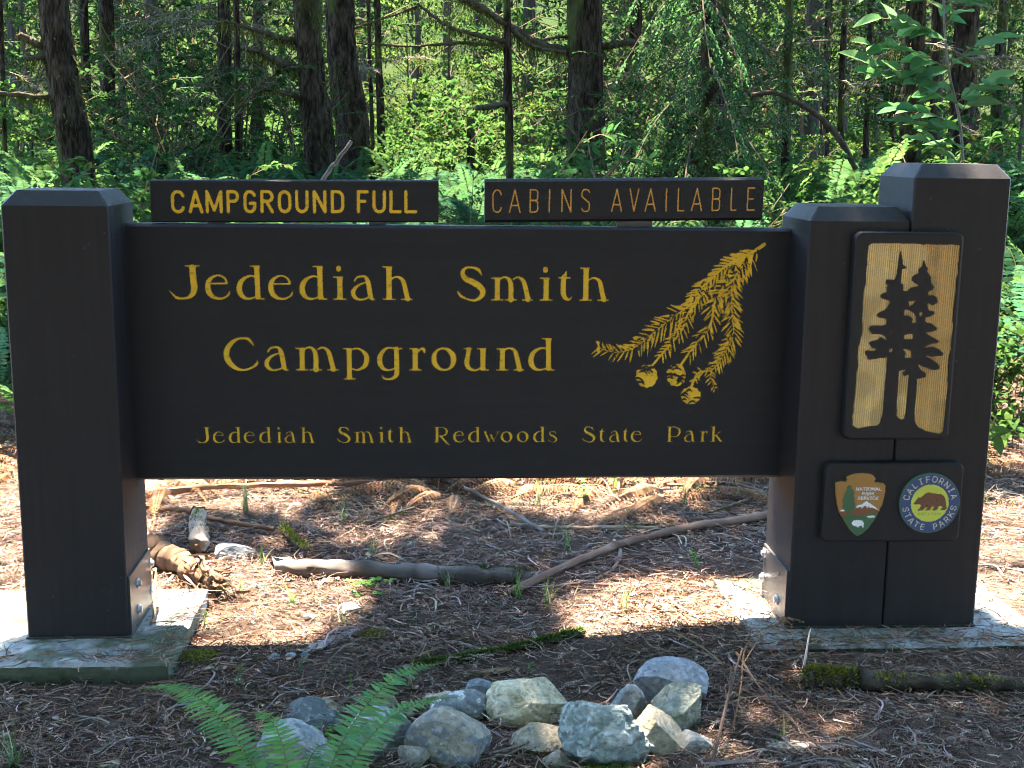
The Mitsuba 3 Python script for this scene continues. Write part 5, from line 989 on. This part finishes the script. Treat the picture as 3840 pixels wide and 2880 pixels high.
limb(t1, 'stubby mossy branch on its left', [(-3.0, 10, 2.68), (-3.2, 9.95, 2.70), (-3.39, 9.9, 2.78)], .05, .04, 401, 260, ln=.06)
limb(t1, 'long mossy branch reaching out of the frame', [(-2.95, 10, 2.12), (-3.3, 9.9, 2.15), (-3.9, 9.8, 2.17)], .035, .022, 402, 700, ln=.09)
limb(t1, None, [(-3.0, 10, 2.62), (-3.2, 9.9, 2.55), (-3.32, 9.9, 2.56)], .035, .03, 403, 260, ln=.10)
t2 = tree('conifer_tree', 'dark trunk standing left of the thicker one behind the campground full board', 'tree', -.26, 11, (-.45, 11), .212, 20, 3, 84, 6.0, flare=.12, zdead=(3.4, 5.5))
limb(t2, 'upper mossy branch reaching left', [(-.55, 11, 2.86), (-.75, 10.9, 2.88), (-1.0, 10.9, 2.95), (-1.40, 10.8, 3.06)], .04, .014, 404, 700, ln=.08)
limb(t2, 'middle mossy branch reaching left', [(-.46, 11, 2.50), (-.7, 10.9, 2.58), (-.95, 10.9, 2.70), (-1.12, 10.8, 2.74)], .045, .03, 405, 800, ln=.08)
limb(t2, 'lower mossy branch reaching left', [(-.42, 11, 2.12), (-.65, 10.9, 2.24), (-.95, 10.9, 2.29), (-1.2, 10.8, 2.16)], .03, .012, 406, 600, ln=.07)
t3 = tree('conifer_tree', 'thickest dark trunk right beside the slimmer one above the campground full board', 'tree', -.01, 13.5, (-.25, 13.5), .265, 21, 3, 84, 6.5, flare=.12, zdead=(3.6, 6))
t4 = tree('conifer_tree', 'stout brown furrowed trunk above the cabins available board', 'tree', 2.98, 12, (2.90, 12), .285, 20, 3, 70, 6.5, flare=.12, zdead=(3.8, 6), arc=(-1.2, 3.6))
limb(t4, 'long curving mossy limb reaching left', [(2.72, 12, 2.85), (2.3, 11.9, 2.95), (1.95, 11.8, 3.15), (1.55, 11.7, 3.33), (1.2, 11.6, 3.5)], .06, .03, 407, 900, ln=.10)
limb(t4, 'thin mossy limb rising left', [(2.72, 12, 3.05), (2.45, 11.9, 3.0), (2.15, 11.9, 2.95), (1.9, 11.8, 3.25)], .02, .012, 408, 300)
limb(t4, 'horizontal mossy limb reaching right', [(3.12, 12, 2.93), (3.45, 11.9, 2.97), (3.9, 11.8, 2.99)], .05, .03, 409, 500, ln=.05)
t5 = tree('young_conifer', 'slim bare trunk left of the stout furrowed one', 'tree', 1.78, 8, (1.70, 8), .045, 12, 0, 14, 5.5, zdead=(2, 4), blen=.7, flare=.2)
limb(t5, 'mossy branch sweeping left', [(1.72, 8, 2.64), (1.45, 7.95, 2.69), (1.15, 7.9, 2.77), (.88, 7.9, 2.96)], .026, .012, 410, 500, ln=.06)
limb(t5, 'lower branch sweeping left', [(1.72, 8, 2.60), (1.3, 7.95, 2.62), (.8, 7.9, 2.58), (.32, 7.9, 2.60)], .018, .008, 411, 450, ln=.06)
limb(t5, None, [(.88, 7.9, 2.94), (.62, 7.9, 2.84), (.30, 7.9, 2.74)], .012, .006, 412, 200)
limb(t5, 'upper mossy branch', [(1.70, 8, 2.80), (1.5, 7.9, 2.92), (1.2, 7.9, 3.08)], .03, .02, 413, 300)
limb(t5, 'short mossy branch on the right', [(1.76, 8, 2.76), (1.95, 8.1, 2.62), (2.3, 8.4, 2.58)], .03, .018, 414, 500, ln=.08)
limb(t5, None, [(1.75, 8, 2.08), (1.55, 7.9, 2.04), (1.42, 7.8, 2.02)], .03, .022, 415, 120)
SMALL = [('slender dark stem in the bright gap right of the thickest trunk', .02, 17, -.05, .035, 12), ('thin straight trunk in the bright gap, right of its slender neighbour', .12, 18, .05, .07, 14),
         ('thin leaning stem at the left edge of the photo', -4.32, 12, -4.22, .03, 10), ('narrow dark trunk second from the left edge', -4.90, 18, -4.84, .085, 15), ('dark trunk behind the leafy bush on the left', -4.05, 16, -3.97, .13, 16),
         ('dark trunk left of the mossy branches', -2.12, 15, -2.02, .11, 15), ('thin dark stem just left of the mossy branches', -1.74, 14, -1.70, .05, 12), ('grey brown trunk behind the mossy branches', -2.18, 19, -2.08, .11, 15),
         ('mossy grey snag right of the drooping green boughs', 4.74, 9, 4.66, .05, 11), ('pale mossy trunk in the upper right gap', 7.56, 16, 7.49, .06, 14), ('dim trunk in the upper right gap left of the big leaves', 8.55, 20, 8.46, .08, 15),
         ('dark trunk behind the big leaves at the upper right', 6.44, 10, 6.37, .125, 15), ('slim trunk touching the dark one behind the big leaves', 6.90, 10.5, 6.80, .06, 13), ('broad dark trunk near the upper right corner', 8.32, 13, 8.22, .19, 17),
         ('dark trunk behind the drooping green boughs', 5.14, 14, 5.10, .10, 14), ('dark trunk between the stout one and the drooping boughs', 4.34, 17, 4.33, .12, 15), ('thin far trunk left of the big leaves', 9.36, 20, 9.28, .06, 14), ('far trunk at the right edge', 10.6, 17, 10.5, .10, 15)]
for lab, x, y, tx, r0, H in SMALL: tree('forest_tree', lab, 'tree', x, y, (tx, y), r0 * 1.12, H, 11, (60 if x < -1 else 10 if x < .5 else 44), 5.5, 'slim trees of the forest behind', zdead=(1.5, 5.2), blen=.85, flare=.3)
# two tall trees beside the sign, out of the frame: their high boughs dapple the ground
tree('shade_tree', 'tall conifer beyond the left edge whose high boughs shade the stones', 'tree', -4.4, 2.2, (-4.4, 2.2), .30, 24, 0, 30, 9.5, blen=1.6, arc=(-.9, 1.6))
tree('shade_tree', 'tall conifer beyond the right edge whose high boughs shade the ground', 'tree', 6.2, 4.4, (6.2, 4.4), .28, 24, 0, 24, 9.5, blen=1.6, arc=(2.2, 4.4))
for i in range(33):                       # long low limbs that reach over the clearing in front, each carrying short sprays
    k0, x0, y0, a0 = (('shade_tree', -4.4, 2.2, .10), ('shade_tree_001', 6.2, 4.4, 3.42))[i % 2]; a = a0 + (i // 2 - 7.5) * .075 + rt.normal(0, .03); L_ = rt.uniform(4.6, 6.6); z0 = 8.3 + (i % 5) * .5
    if i == 32: k0, x0, y0, a, L_, z0 = 'shade_tree_001', 6.2, 4.4, 3.447, 6.4, 9.0
    q_ = curve([(x0, y0, z0), (x0 + L_ * .5 * math.cos(a), y0 + L_ * .5 * math.sin(a), z0 + .25), (x0 + L_ * math.cos(a), y0 + L_ * math.sin(a), z0 - .35)], 14); mb = MB(); tube(mb, q_, np.linspace(.05, .012, 14), (.06, .05, .04), 5, False); put('limb', mb, 'matte', k0)
    r = np.random.default_rng(900 + i); m_ = 1900; t_ = .15 + .85 * r.random(m_); P_ = np.stack([np.interp(t_ * 13, np.arange(14), q_[:, c]) for c in range(3)], 1); e_ = np.array([-math.sin(a), math.cos(a), 0]); s_ = r.normal(0, .30, m_); P_ = P_ + e_ * s_[:, None] + [0, 0, 1] * r.normal(-.08, .10, (m_, 1)); P_ = P_[prune(P_)]; m_ = len(P_); mb = MB()
    leaves(mb, P_, e_ * r.choice([-1, 1], (m_, 1)) + [math.cos(a) * .8, math.sin(a) * .8, -.2] + r.normal(0, .2, (m_, 3)), np.array([0, 0, 1.0]) + r.normal(0, .3, (m_, 3)), r.uniform(.10, .22, m_), .055, jitter((.036, .085, .024), m_, r, .25), False); put('sprays', mb, 'leaf', k0)
# the wood on the far side of the road, behind the viewer: it keeps the low sky off the sign's face
for i in range(34):
    a = -math.pi + .05 + (math.pi - .10) * (i + .5) / 34; R_ = 11.5 + 3 * (i % 3); x, y = 1.2 + R_ * 1.25 * math.cos(a), -2.5 + R_ * math.sin(a)
    scene[f'roadside_woods__{i:03d}'] = {'type': 'instance', 'to_world': T(xf((x, y, -.4), i * 1.7, 1 + .12 * (i % 3))), 'shape': {'type': 'ref', 'id': f'roadside_form_{i % 2}'}}
tag('roadside_woods', 'leafy woods across the road, facing the sign', 'woods', kind='stuff')
for x, y in ((-5.5, -5.5), (7.5, -5.0), (1.5, -9.5)): tree('roadside_conifer', ['tall conifer left of the viewer', 'tall conifer right of the viewer', 'tall conifer behind the viewer'][_count.get('roadside_conifer', 0)], 'tree', x, y, (x, y), .3, 26, 0, 120, 7.5, blen=2.3)
whole('tree_stump', trunk_mesh([(1.555, 14, .4), (1.55, 14, 1.2), (1.54, 14, 2.06)], .065, .058, 77, 14, 16, .1)[0], 'bark', 'short dark stump in the sunny gap in the middle', 'stump', smooth=True)
key = thing('fallen_branch', 'dark mossy fallen branch sloping through the sunlit leaves on the right', 'branch')
k, q, rr = stick('wood', None, None, [(4.0, 7.7, 2.17), (4.16, 7.6, 2.19), (4.36, 7.6, 2.13), (4.62, 7.6, 1.98), (4.84, 7.6, 1.76), (5.0, 7.6, 1.5)], .020, .028, (.035, .028, .022), (.06, .048, .038), 416, 10, .25, False, parent=key)
# far forest: trunks and leafy crowns that close the view
rf2 = np.random.default_rng(66)
MARKS = [(-40, 'beyond the left edge'), (18, 'at the left edge of the photo'), (70, 'behind the leaning left trunk'), (130, 'right of the leaning left trunk'), (205, 'left of the mossy side branches'), (275, 'behind the mossy side branches'), (330, 'behind the pair of thick trunks'), (385, 'right of the pair of thick trunks'), (440, 'in the bright middle gap'), (508, 'behind the slim bare trunk'), (550, 'left of the stout furrowed trunk'), (590, 'behind the stout furrowed trunk'), (640, 'right of the stout furrowed trunk'), (700, 'behind the drooping boughs'), (760, 'right of the drooping boughs'), (810, 'above the fallen mossy branch'), (870, 'left of the large pale leaves'), (930, 'behind the large pale leaves'), (985, 'right of the large pale leaves'), (1060, 'beyond the right edge')]
def where(x, y, cuts=(30, 42)):
    d = np.array([x, y, 1.8]) - EYE; R_ = np.cross(FWD, UP); u = 512 + 1248.4 * (d @ R_) / (d @ FWD)
    m = min(MARKS, key=lambda q: abs(q[0] - u))[1]; return m, ('nearer', 'farther', 'farthest')[int(y > cuts[0]) + int(y > cuts[1])]
def inview(x, y, m=0.0):
    d = (y + 4.12) * 1.0; c = 1.05 + .062 * d
    return abs(x - c) < .43 * d + m
tg = trunk_mesh([(0, 0, -.4), (.05, 0, 5), (.0, .1, 16)], .16, .06, 5, 12, 20, .3)[0]
for v_ in range(2):
    wd, nd, mb = MB(), MB(), MB(); r = np.random.default_rng(820 + v_)
    for i in range(14):
        w_, n_ = bough(830 + i % 5 + 7 * v_, 1.5, True, (.04, .09, .024), .25, 40); m = xf((0, 0, 1.0 + i * .45), i * 2.4, r.uniform(.8, 1.2), ry=.1); wd.join(w_, m); mb.join(n_, m)
    m_ = 2600; z_ = 6.5 + 14 * r.random(m_) ** 1.3; a_ = r.uniform(0, 6.28, m_) + .5 * np.sin(z_ * 9); t_ = (3.4 * (1 - (z_ - 6.5) / 15) + .3) * r.random(m_) ** .6
    leaves(nd, np.c_[t_ * np.cos(a_), t_ * np.sin(a_), z_ - .25 * t_], np.c_[np.cos(a_) + r.normal(0, .7, m_), np.sin(a_) + r.normal(0, .7, m_), r.normal(-.3, .2, m_)], np.array([0, 0, 1.0]) + r.normal(0, .35, (m_, 3)), r.uniform(.25, .5, m_), .17, jitter((.036, .085, .024), m_, r, .25), False, .1)
    tube(wd, [(0, 0, -.4), (.05, 0, 5), (.0, .1, 19)], [.17, .13, .04], (.055, .045, .036), 8, False)
    grp(f'far_conifer_{v_}', trunk=(wd, 'matte'), moss=(mb, 'matte'), boughs=(nd, 'leaf'))
n = 0
for x, y in [(rf2.uniform(-24, 34), rf2.uniform(18, 50)) for _ in range(170)]:
    if not inview(x, y, 2) or n >= 32 or (-1.0 < x - .03 * y < 1.9 and y < 26): continue
    k = place('far_conifer', f'far_conifer_{n % 2}', xf((x, y, float(ground_z(x, y))), rf2.uniform(0, 6.28), rf2.uniform(.8, 1.25))); n += 1
    w = where(x, y); tag(k, f'{w[1]} twiggy deep forest conifer {w[0]}', 'tree', 'conifers deep in the forest')
n = 0
for x, y in [(rf2.uniform(-30, 42), rf2.uniform(24, 62)) for _ in range(150)] + [(rf2.uniform(-30, 42), rf2.uniform(48, 66)) for _ in range(50)]:
    if not inview(x, y, 3) or n >= 96: continue
    k = place('leafy_tree', f'maple_form_{n % 4}', xf((x, y, float(ground_z(x, y)) - .2), rf2.uniform(0, 6.28), rf2.uniform(.75, 1.2))); n += 1
    w = where(x, y, (38, 52)); tag(k, f'{w[1]} leafy tree {w[0]}', 'tree', 'leafy trees at the back')
# understorey saplings in the bright gaps
for lab, x, y, s, v_ in [('bright leafy sapling in the sunny gap behind the slim trunk', 1.3, 19, .42, 0), ('bright leafy sapling in the sunny gap right of the thickest trunk', .5, 21, .42, 2), ('sunlit leafy sapling left of the stout trunk', 2.2, 17, .36, 2),
                      ('leafy sapling in the upper right gap', 7.9, 18, .45, 1), ('bright bushy sapling left of the big leaves', 5.55, 10.5, .20, 2), ('leafy sapling beyond the right edge trunk', 9.6, 14, .4, 1), ('sunlit sapling at the left edge', -4.9, 15, .40, 0), ('sapling behind the leaning left trunk', -3.5, 17, .38, 1)]:
    k = place('leafy_sapling', f'maple_form_{v_}', xf((x, y, float(ground_z(x, y)) - .1), x, s)); tag(k, lab, 'tree')

# ------------------------------------------------------------------ undergrowth
NEAR_FERNS = [(-1.75, 3.9), (-1.2, 3.2), (-.55, 2.9), (.05, 3.1), (.62, 2.75), (1.12, 3.2), (1.35, 2.7), (1.95, 3.1), (2.45, 2.9), (2.75, 3.5), (3.3, 3.1), (4.2, 3.5), (-.9, 4.3), (-.2, 4.2), (.5, 4.1), (1.05, 4.5), (1.7, 4.2), (2.3, 4.3), (3.1, 4.6), (3.8, 4.7), (-2.3, 5.0), (-1.6, 5.3)]
WHERE = ['behind the left post', 'between the left post and the boards', 'behind the campground full board', 'in the gap between the two boards', 'behind the cabins available board', 'behind the twin right posts']
for j, (x, y) in enumerate(NEAR_FERNS):
    sx = 1.05 + (x - 1.05) * 4.3 / (y + 4.12); w = WHERE[0 if sx < -.05 else 1 if sx < .1 else 2 if sx < 1.06 else 3 if sx < 1.22 else 4 if sx < 2.2 else 5]
    k = place('sword_fern', f'fern_form_{j % 3}', xf((x, y, float(ground_z(x, y)) - .03), rf2.uniform(0, 6.28), rf2.uniform(.95, 1.3))); tag(k, f'sword fern in the nearest row, {w}', 'fern', f'nearest ferns {w}')
n = 0
for row in range(13):
    y0 = 4.4 + row * .76 + .008 * row * row
    for x in np.arange(-6.5, 12, .74):
        X, Y = x + rf2.uniform(-.35, .35), y0 + rf2.uniform(-.4, .4)
        if not inview(X, Y, .6) or rf2.random() < .10 or n > 290 or (X > 3.4 + .1 * Y and rf2.random() < .12): continue
        k = place('sword_fern', f'fern_far_{rf2.integers(4)}', xf((X, Y, float(ground_z(X, Y)) - .05), rf2.uniform(0, 6.28), rf2.uniform(1.0, 1.5))); n += 1
        w = where(X, Y, (7, 10)); tag(k, f'sword fern, {w[1]} fern bank, {w[0]}', 'fern', f'ferns of the {w[1]} bank {w[0]}')
for j, (x, y) in enumerate([(-.35, 2.2), (.3, 2.25), (.9, 2.2), (1.45, 2.15), (1.95, 2.0), (2.45, 2.1), (2.95, 2.3), (-1.1, 2.5), (2.15, 1.75), (1.05, 1.95), (3.9, 2.6)]):
    k = place('dead_fern', f'brush_form_{j % 3}', xf((x, y, float(ground_z(x, y)) - .01), rf2.uniform(0, 6.28), rf2.uniform(.55, .85), sz=.5)); tag(k, ['dead fern heap behind the left footing', 'dead fern heap left of the grass clump', 'dead fern heap in the middle of the gap under the panel', 'dead fern heap right of the middle of the gap', 'sunlit dead fern heap above the long reddish stick', 'dead fern heap left of the right posts', 'dead fern heap behind the right posts', 'dead fern heap at the far left', 'nearest dead fern heap behind the long reddish stick', 'nearest dead fern heap above the weathered log', 'dead fern heap beyond the right posts'][j], 'dead fern', 'dead fern heaps behind the sign')
for j, (x, y, a, s) in enumerate([(.45, 1.75, .3, .42), (.95, 1.62, -2.6, .45), (1.25, 1.9, .9, .5), (1.7, 1.62, 2.9, .38), (2.2, 1.9, -.4, .5), (.1, 2.1, -.2, .45), (1.45, 2.15, 2.2, .5), (2.55, 1.6, 3.6, .42), (-.9, 1.9, .6, .5), (3.5, 1.9, -1.0, .5)]):
    k = place('dead_branch', f'dead_bough_form_{j % 3}', xf((x, y, float(ground_z(x, y)) + .05), a, s, rx=j * 1.1, ry=.06, sz=s * .5)); tag(k, ['twiggy dead branch behind the mossy stub', 'twiggy dead branch in the shaded middle of the gap', 'tangled dead branch behind the pale stick', 'dead branch lying under the reddish stick', 'twiggy dead branch at the sunlit back right', 'dead branch behind the back left grass clump', 'dead branch at the back middle of the brush', 'dead branch by the right posts', 'dead branch left of the left post', 'dead branch right of the right posts'][j], 'branch')
def shrub(kind, label, spots, group=None):
    for x, y, s in spots:
        nn = SHRUB[kind][1]; k = place(f'{kind}_shrub', f'{kind}_form_{rf2.integers(nn)}', xf((x, y, float(ground_z(x, y)) - .05), rf2.uniform(0, 6.28), s)); w = where(x, y, (6, 11)); tag(k, f'{label}, {w[1]} {w[0]}' if group else label, 'shrub', group)
shrub('salmonberry', 'bright leafy bush right of the leaning left trunk', [(-1.62, 6.6, .95)]); shrub('salmonberry', 'leafy bush above the left end of the campground full board', [(-1.05, 7.0, .75)])
shrub('huckleberry', 'tall dark bush with a sunlit top left of the mossy branches', [(-1.75, 10.5, 1.65)]); shrub('huckleberry', 'dark bush right of the leaning left trunk', [(-2.3, 11.0, 1.25)])
shrub('rhododendron', 'large leaved green bush standing before the stout trunk', [(2.2, 5.0, 1.05)]); shrub('rhododendron', 'large leaved bush between the slim trunk and the stout one', [(1.75, 5.6, .95)]); shrub('rhododendron', 'large leaved bush above the right end of the cabins available board', [(2.7, 5.2, .8)])
shrub('huckleberry', 'small leaved bush', [(2.35, 4.3, .75), (2.9, 4.6, .75), (1.5, 5.0, .7), (3.2, 5.4, .8), (1.2, 6.0, .8)], 'small leaved bushes above the right board')
shrub('salmonberry', 'sunlit thicket bush', [(4.1, 4.2, .8), (3.3, 4.6, .7), (4.5, 5.2, .9), (4.9, 6.0, .85), (4.2, 6.8, .8), (5.3, 7.0, 1.0), (5.8, 8.2, 1.1), (4.6, 9.4, 1.0), (6.9, 9.4, 1.2), (4.55, 3.5, .8)], 'thicket behind the right posts')
shrub('salmonberry', 'leafy undergrowth bush', [(-2.9, 6.5, .8), (-4.2, 9.5, .9), (-3.6, 12.2, 1.1), (-5.0, 13, 1.2)], 'bushes of the far left undergrowth')
shrub('huckleberry', 'dark bush in deep shade', [(-.9, 12.5, 1.2), (-2.4, 13.5, 1.5), (-1.5, 14.5, 1.6), (-3.2, 14.5, 1.5)], 'dark bushes between the left trunks')
shrub('salmonberry', 'sunlit leafy bush', [(1.1, 12, .8), (.5, 13.5, .9), (1.5, 14.2, 1.1), (.9, 16, 1.2), (2.0, 15.5, 1.2), (2.3, 12.8, .9), (1.6, 18.5, 1.4)], 'bushes of the bright middle gap')
shrub('huckleberry', 'tall dark bush', [(-7.5, 16, 2.2), (-6.2, 18, 2.4), (-5.0, 19, 2.5), (-3.6, 18.5, 2.4), (-2.6, 20, 2.6), (-1.2, 18, 2.2), (-1.0, 21, 2.5), (3.4, 17, 2.3), (4.8, 18.5, 2.5), (5.6, 16, 2.2), (6.6, 19.5, 2.5), (3.0, 20, 2.5), (9.6, 19, 2.4), (-4.3, 22, 2.8), (2.9, 23, 2.6)], 'tall dark bushes deep in the forest')
shrub('huckleberry', 'dark bush', [(3.4, 8.5, 1.2), (3.9, 9.3, 1.3), (3.0, 9.8, 1.2), (4.4, 11, 1.5), (3.4, 12.5, 1.6)], 'dark bushes under the drooping boughs')
# the drooping conifer sprays right of the stout trunk
key = tree('drooping_conifer', 'conifer with drooping feathery boughs between the stout trunk and the right posts', 'tree', 3.75, 8.4, (3.70, 8.4), .09, 9, 0, 0, 5)
for i in range(46):
    z = .9 + 3.6 * i / 46 + rf2.uniform(0, .15); a = i * 2.4 + rf2.uniform(-.3, .3)
    place('bough', f'weeping_form_{i % 2}', xf((3.72, 8.4, .3 + z), a, rf2.uniform(.50, .85), ry=.1), key)
# the big-leaved sapling rising behind the tallest post
r = np.random.default_rng(88); key = thing('broadleaf_sapling', 'slender sapling with large pale green leaves rising behind the tallest post', 'sapling')
def big_leaf(P, D, N, L, W, c):
    m = MB(); D = norm(np.array(D, float)); S = norm(np.cross(D, N)); N = np.cross(S, D); k = 9; a = np.linspace(0, 1, k); w = W * .5 * np.sin(np.pi * a ** .85) ** .8 * (1 + .07 * (np.arange(k) % 2)); w[0] = w[-1] = .0008
    mid = np.array(P) + D * (L * a)[:, None] - N * (L * .18 * a ** 2)[:, None]; e = N * (w * .35)[:, None]
    v = np.vstack([mid, mid + S * w[:, None] + e, mid - S * w[:, None] + e]); f = []
    for j in range(k - 1): f += [(j, j + 1, k + j), (j + 1, k + j + 1, k + j), (j, 2 * k + j, j + 1), (j + 1, 2 * k + j, 2 * k + j + 1)]
    return m.add(v, f, c)
st = MB(); q0 = curve([(4.05, 2.85, 0.05), (4.04, 2.8, 1.0), (3.97, 2.8, 1.75), (3.86, 2.8, 2.15), (3.80, 2.8, 2.6), (3.78, 2.75, 3.0)], 30); tube(st, q0, np.linspace(.011, .004, 30), (.19, .18, .165), 6, False)
lf_n = 0
for z, dx, dy, L in [(2.62, -.22, -.05, .30), (2.48, -.30, .05, .34), (2.40, .14, -.05, .24), (2.30, -.36, -.05, .40), (2.20, -.32, .08, .44), (2.18, .14, 0, .26), (2.08, -.34, 0, .5), (1.98, -.34, -.06, .5), (1.92, .1, .05, .26), (1.84, -.26, .05, .36), (1.74, -.24, -.05, .36), (2.75, .1, .1, .26), (2.52, .12, .06, .24), (2.02, .16, -.08, .22), (1.62, -.14, 0, .25)]:
    k = int(np.argmin(abs(q0[:, 2] - z + .06))); b = q0[k]; d = norm(np.array([dx, dy, .10])); e = curve([b, b + d * L * .5 + [0, 0, .03], b + d * L], 9); tube(st, e, np.linspace(.004, .0018, 9), (.14, .13, .07), 4, False)
    for j in range(max(3, int(L / .04))):
        u = (j + 1) / max(3, int(L / .04)); P = e[int(u * 8)]; sd = 1 if j % 2 else -1; S = norm(np.cross(d, [0, 0, 1.0]))
        D = d * .8 + S * sd * .8 + r.normal(0, .25, 3) + [0, 0, -.12]; l = r.uniform(.13, .195)
        put('leaf', big_leaf(P, D, np.array([0, -.6, .9]) + r.normal(0, .28, 3), l, l * r.uniform(.46, .58), jitter((.085, .19, .075), 1, r, .15)[0]), 'leaf_glossy', key); lf_n += 1
put('stem', st, 'matte', key)
# low leafy ground cover, one mass
tag('ground_cover', 'low green leaves covering the forest floor behind the sign', 'undergrowth', kind='stuff'); n = 0
for row in range(44):
    y0 = 3.0 + row * .62 * (1 + row * .018); st_ = .75 * (1 + row * .02)
    for x in np.arange(-16, 24, st_):
        X, Y = x + rf2.uniform(-.35, .35), y0 + rf2.uniform(-.3, .3)
        if not inview(X, Y, .5) or rf2.random() < (.25 if Y > 14 or X > 3 + .1 * Y else .97 if Y > 3.9 else .5) or (Y < 3.8 and X < 3.2): continue
        s = rf2.uniform(.8, 1.4) * (1 + row * .012)
        scene[f'ground_cover__{n:03d}'] = {'type': 'instance', 'to_world': T(xf((X, Y, float(ground_z(X, Y)) - .02), rf2.uniform(0, 6.28), s)), 'shape': {'type': 'ref', 'id': f'cover_form_{rf2.integers(4)}'}}; n += 1

# look-alikes that share a label are told apart by their order across the picture
_same = {}
for k, d in labels.items():
    if '__' not in k and 'label' in d and 'group' in d and 'to_world' in scene.get(k, {}): _same.setdefault(d['label'], []).append(k)
def _u(k):
    v = np.array(scene[k]['to_world'].matrix, float)[:3, 3] - EYE; return (v @ np.cross(FWD, UP)) / (v @ FWD)
for lab, ks in _same.items():
    n_ = len(ks)
    if n_ < 2 or n_ > 9: continue
    names = ['left one', 'right one'] if n_ == 2 else ['leftmost', *[f'{q} from the left' for q in ('second', 'third', 'fourth', 'fifth', 'sixth', 'seventh', 'eighth')][:n_ - 2], 'rightmost']
    for k, w in zip(sorted(ks, key=_u), names): labels[k]['label'] = f'{lab}, {w}'
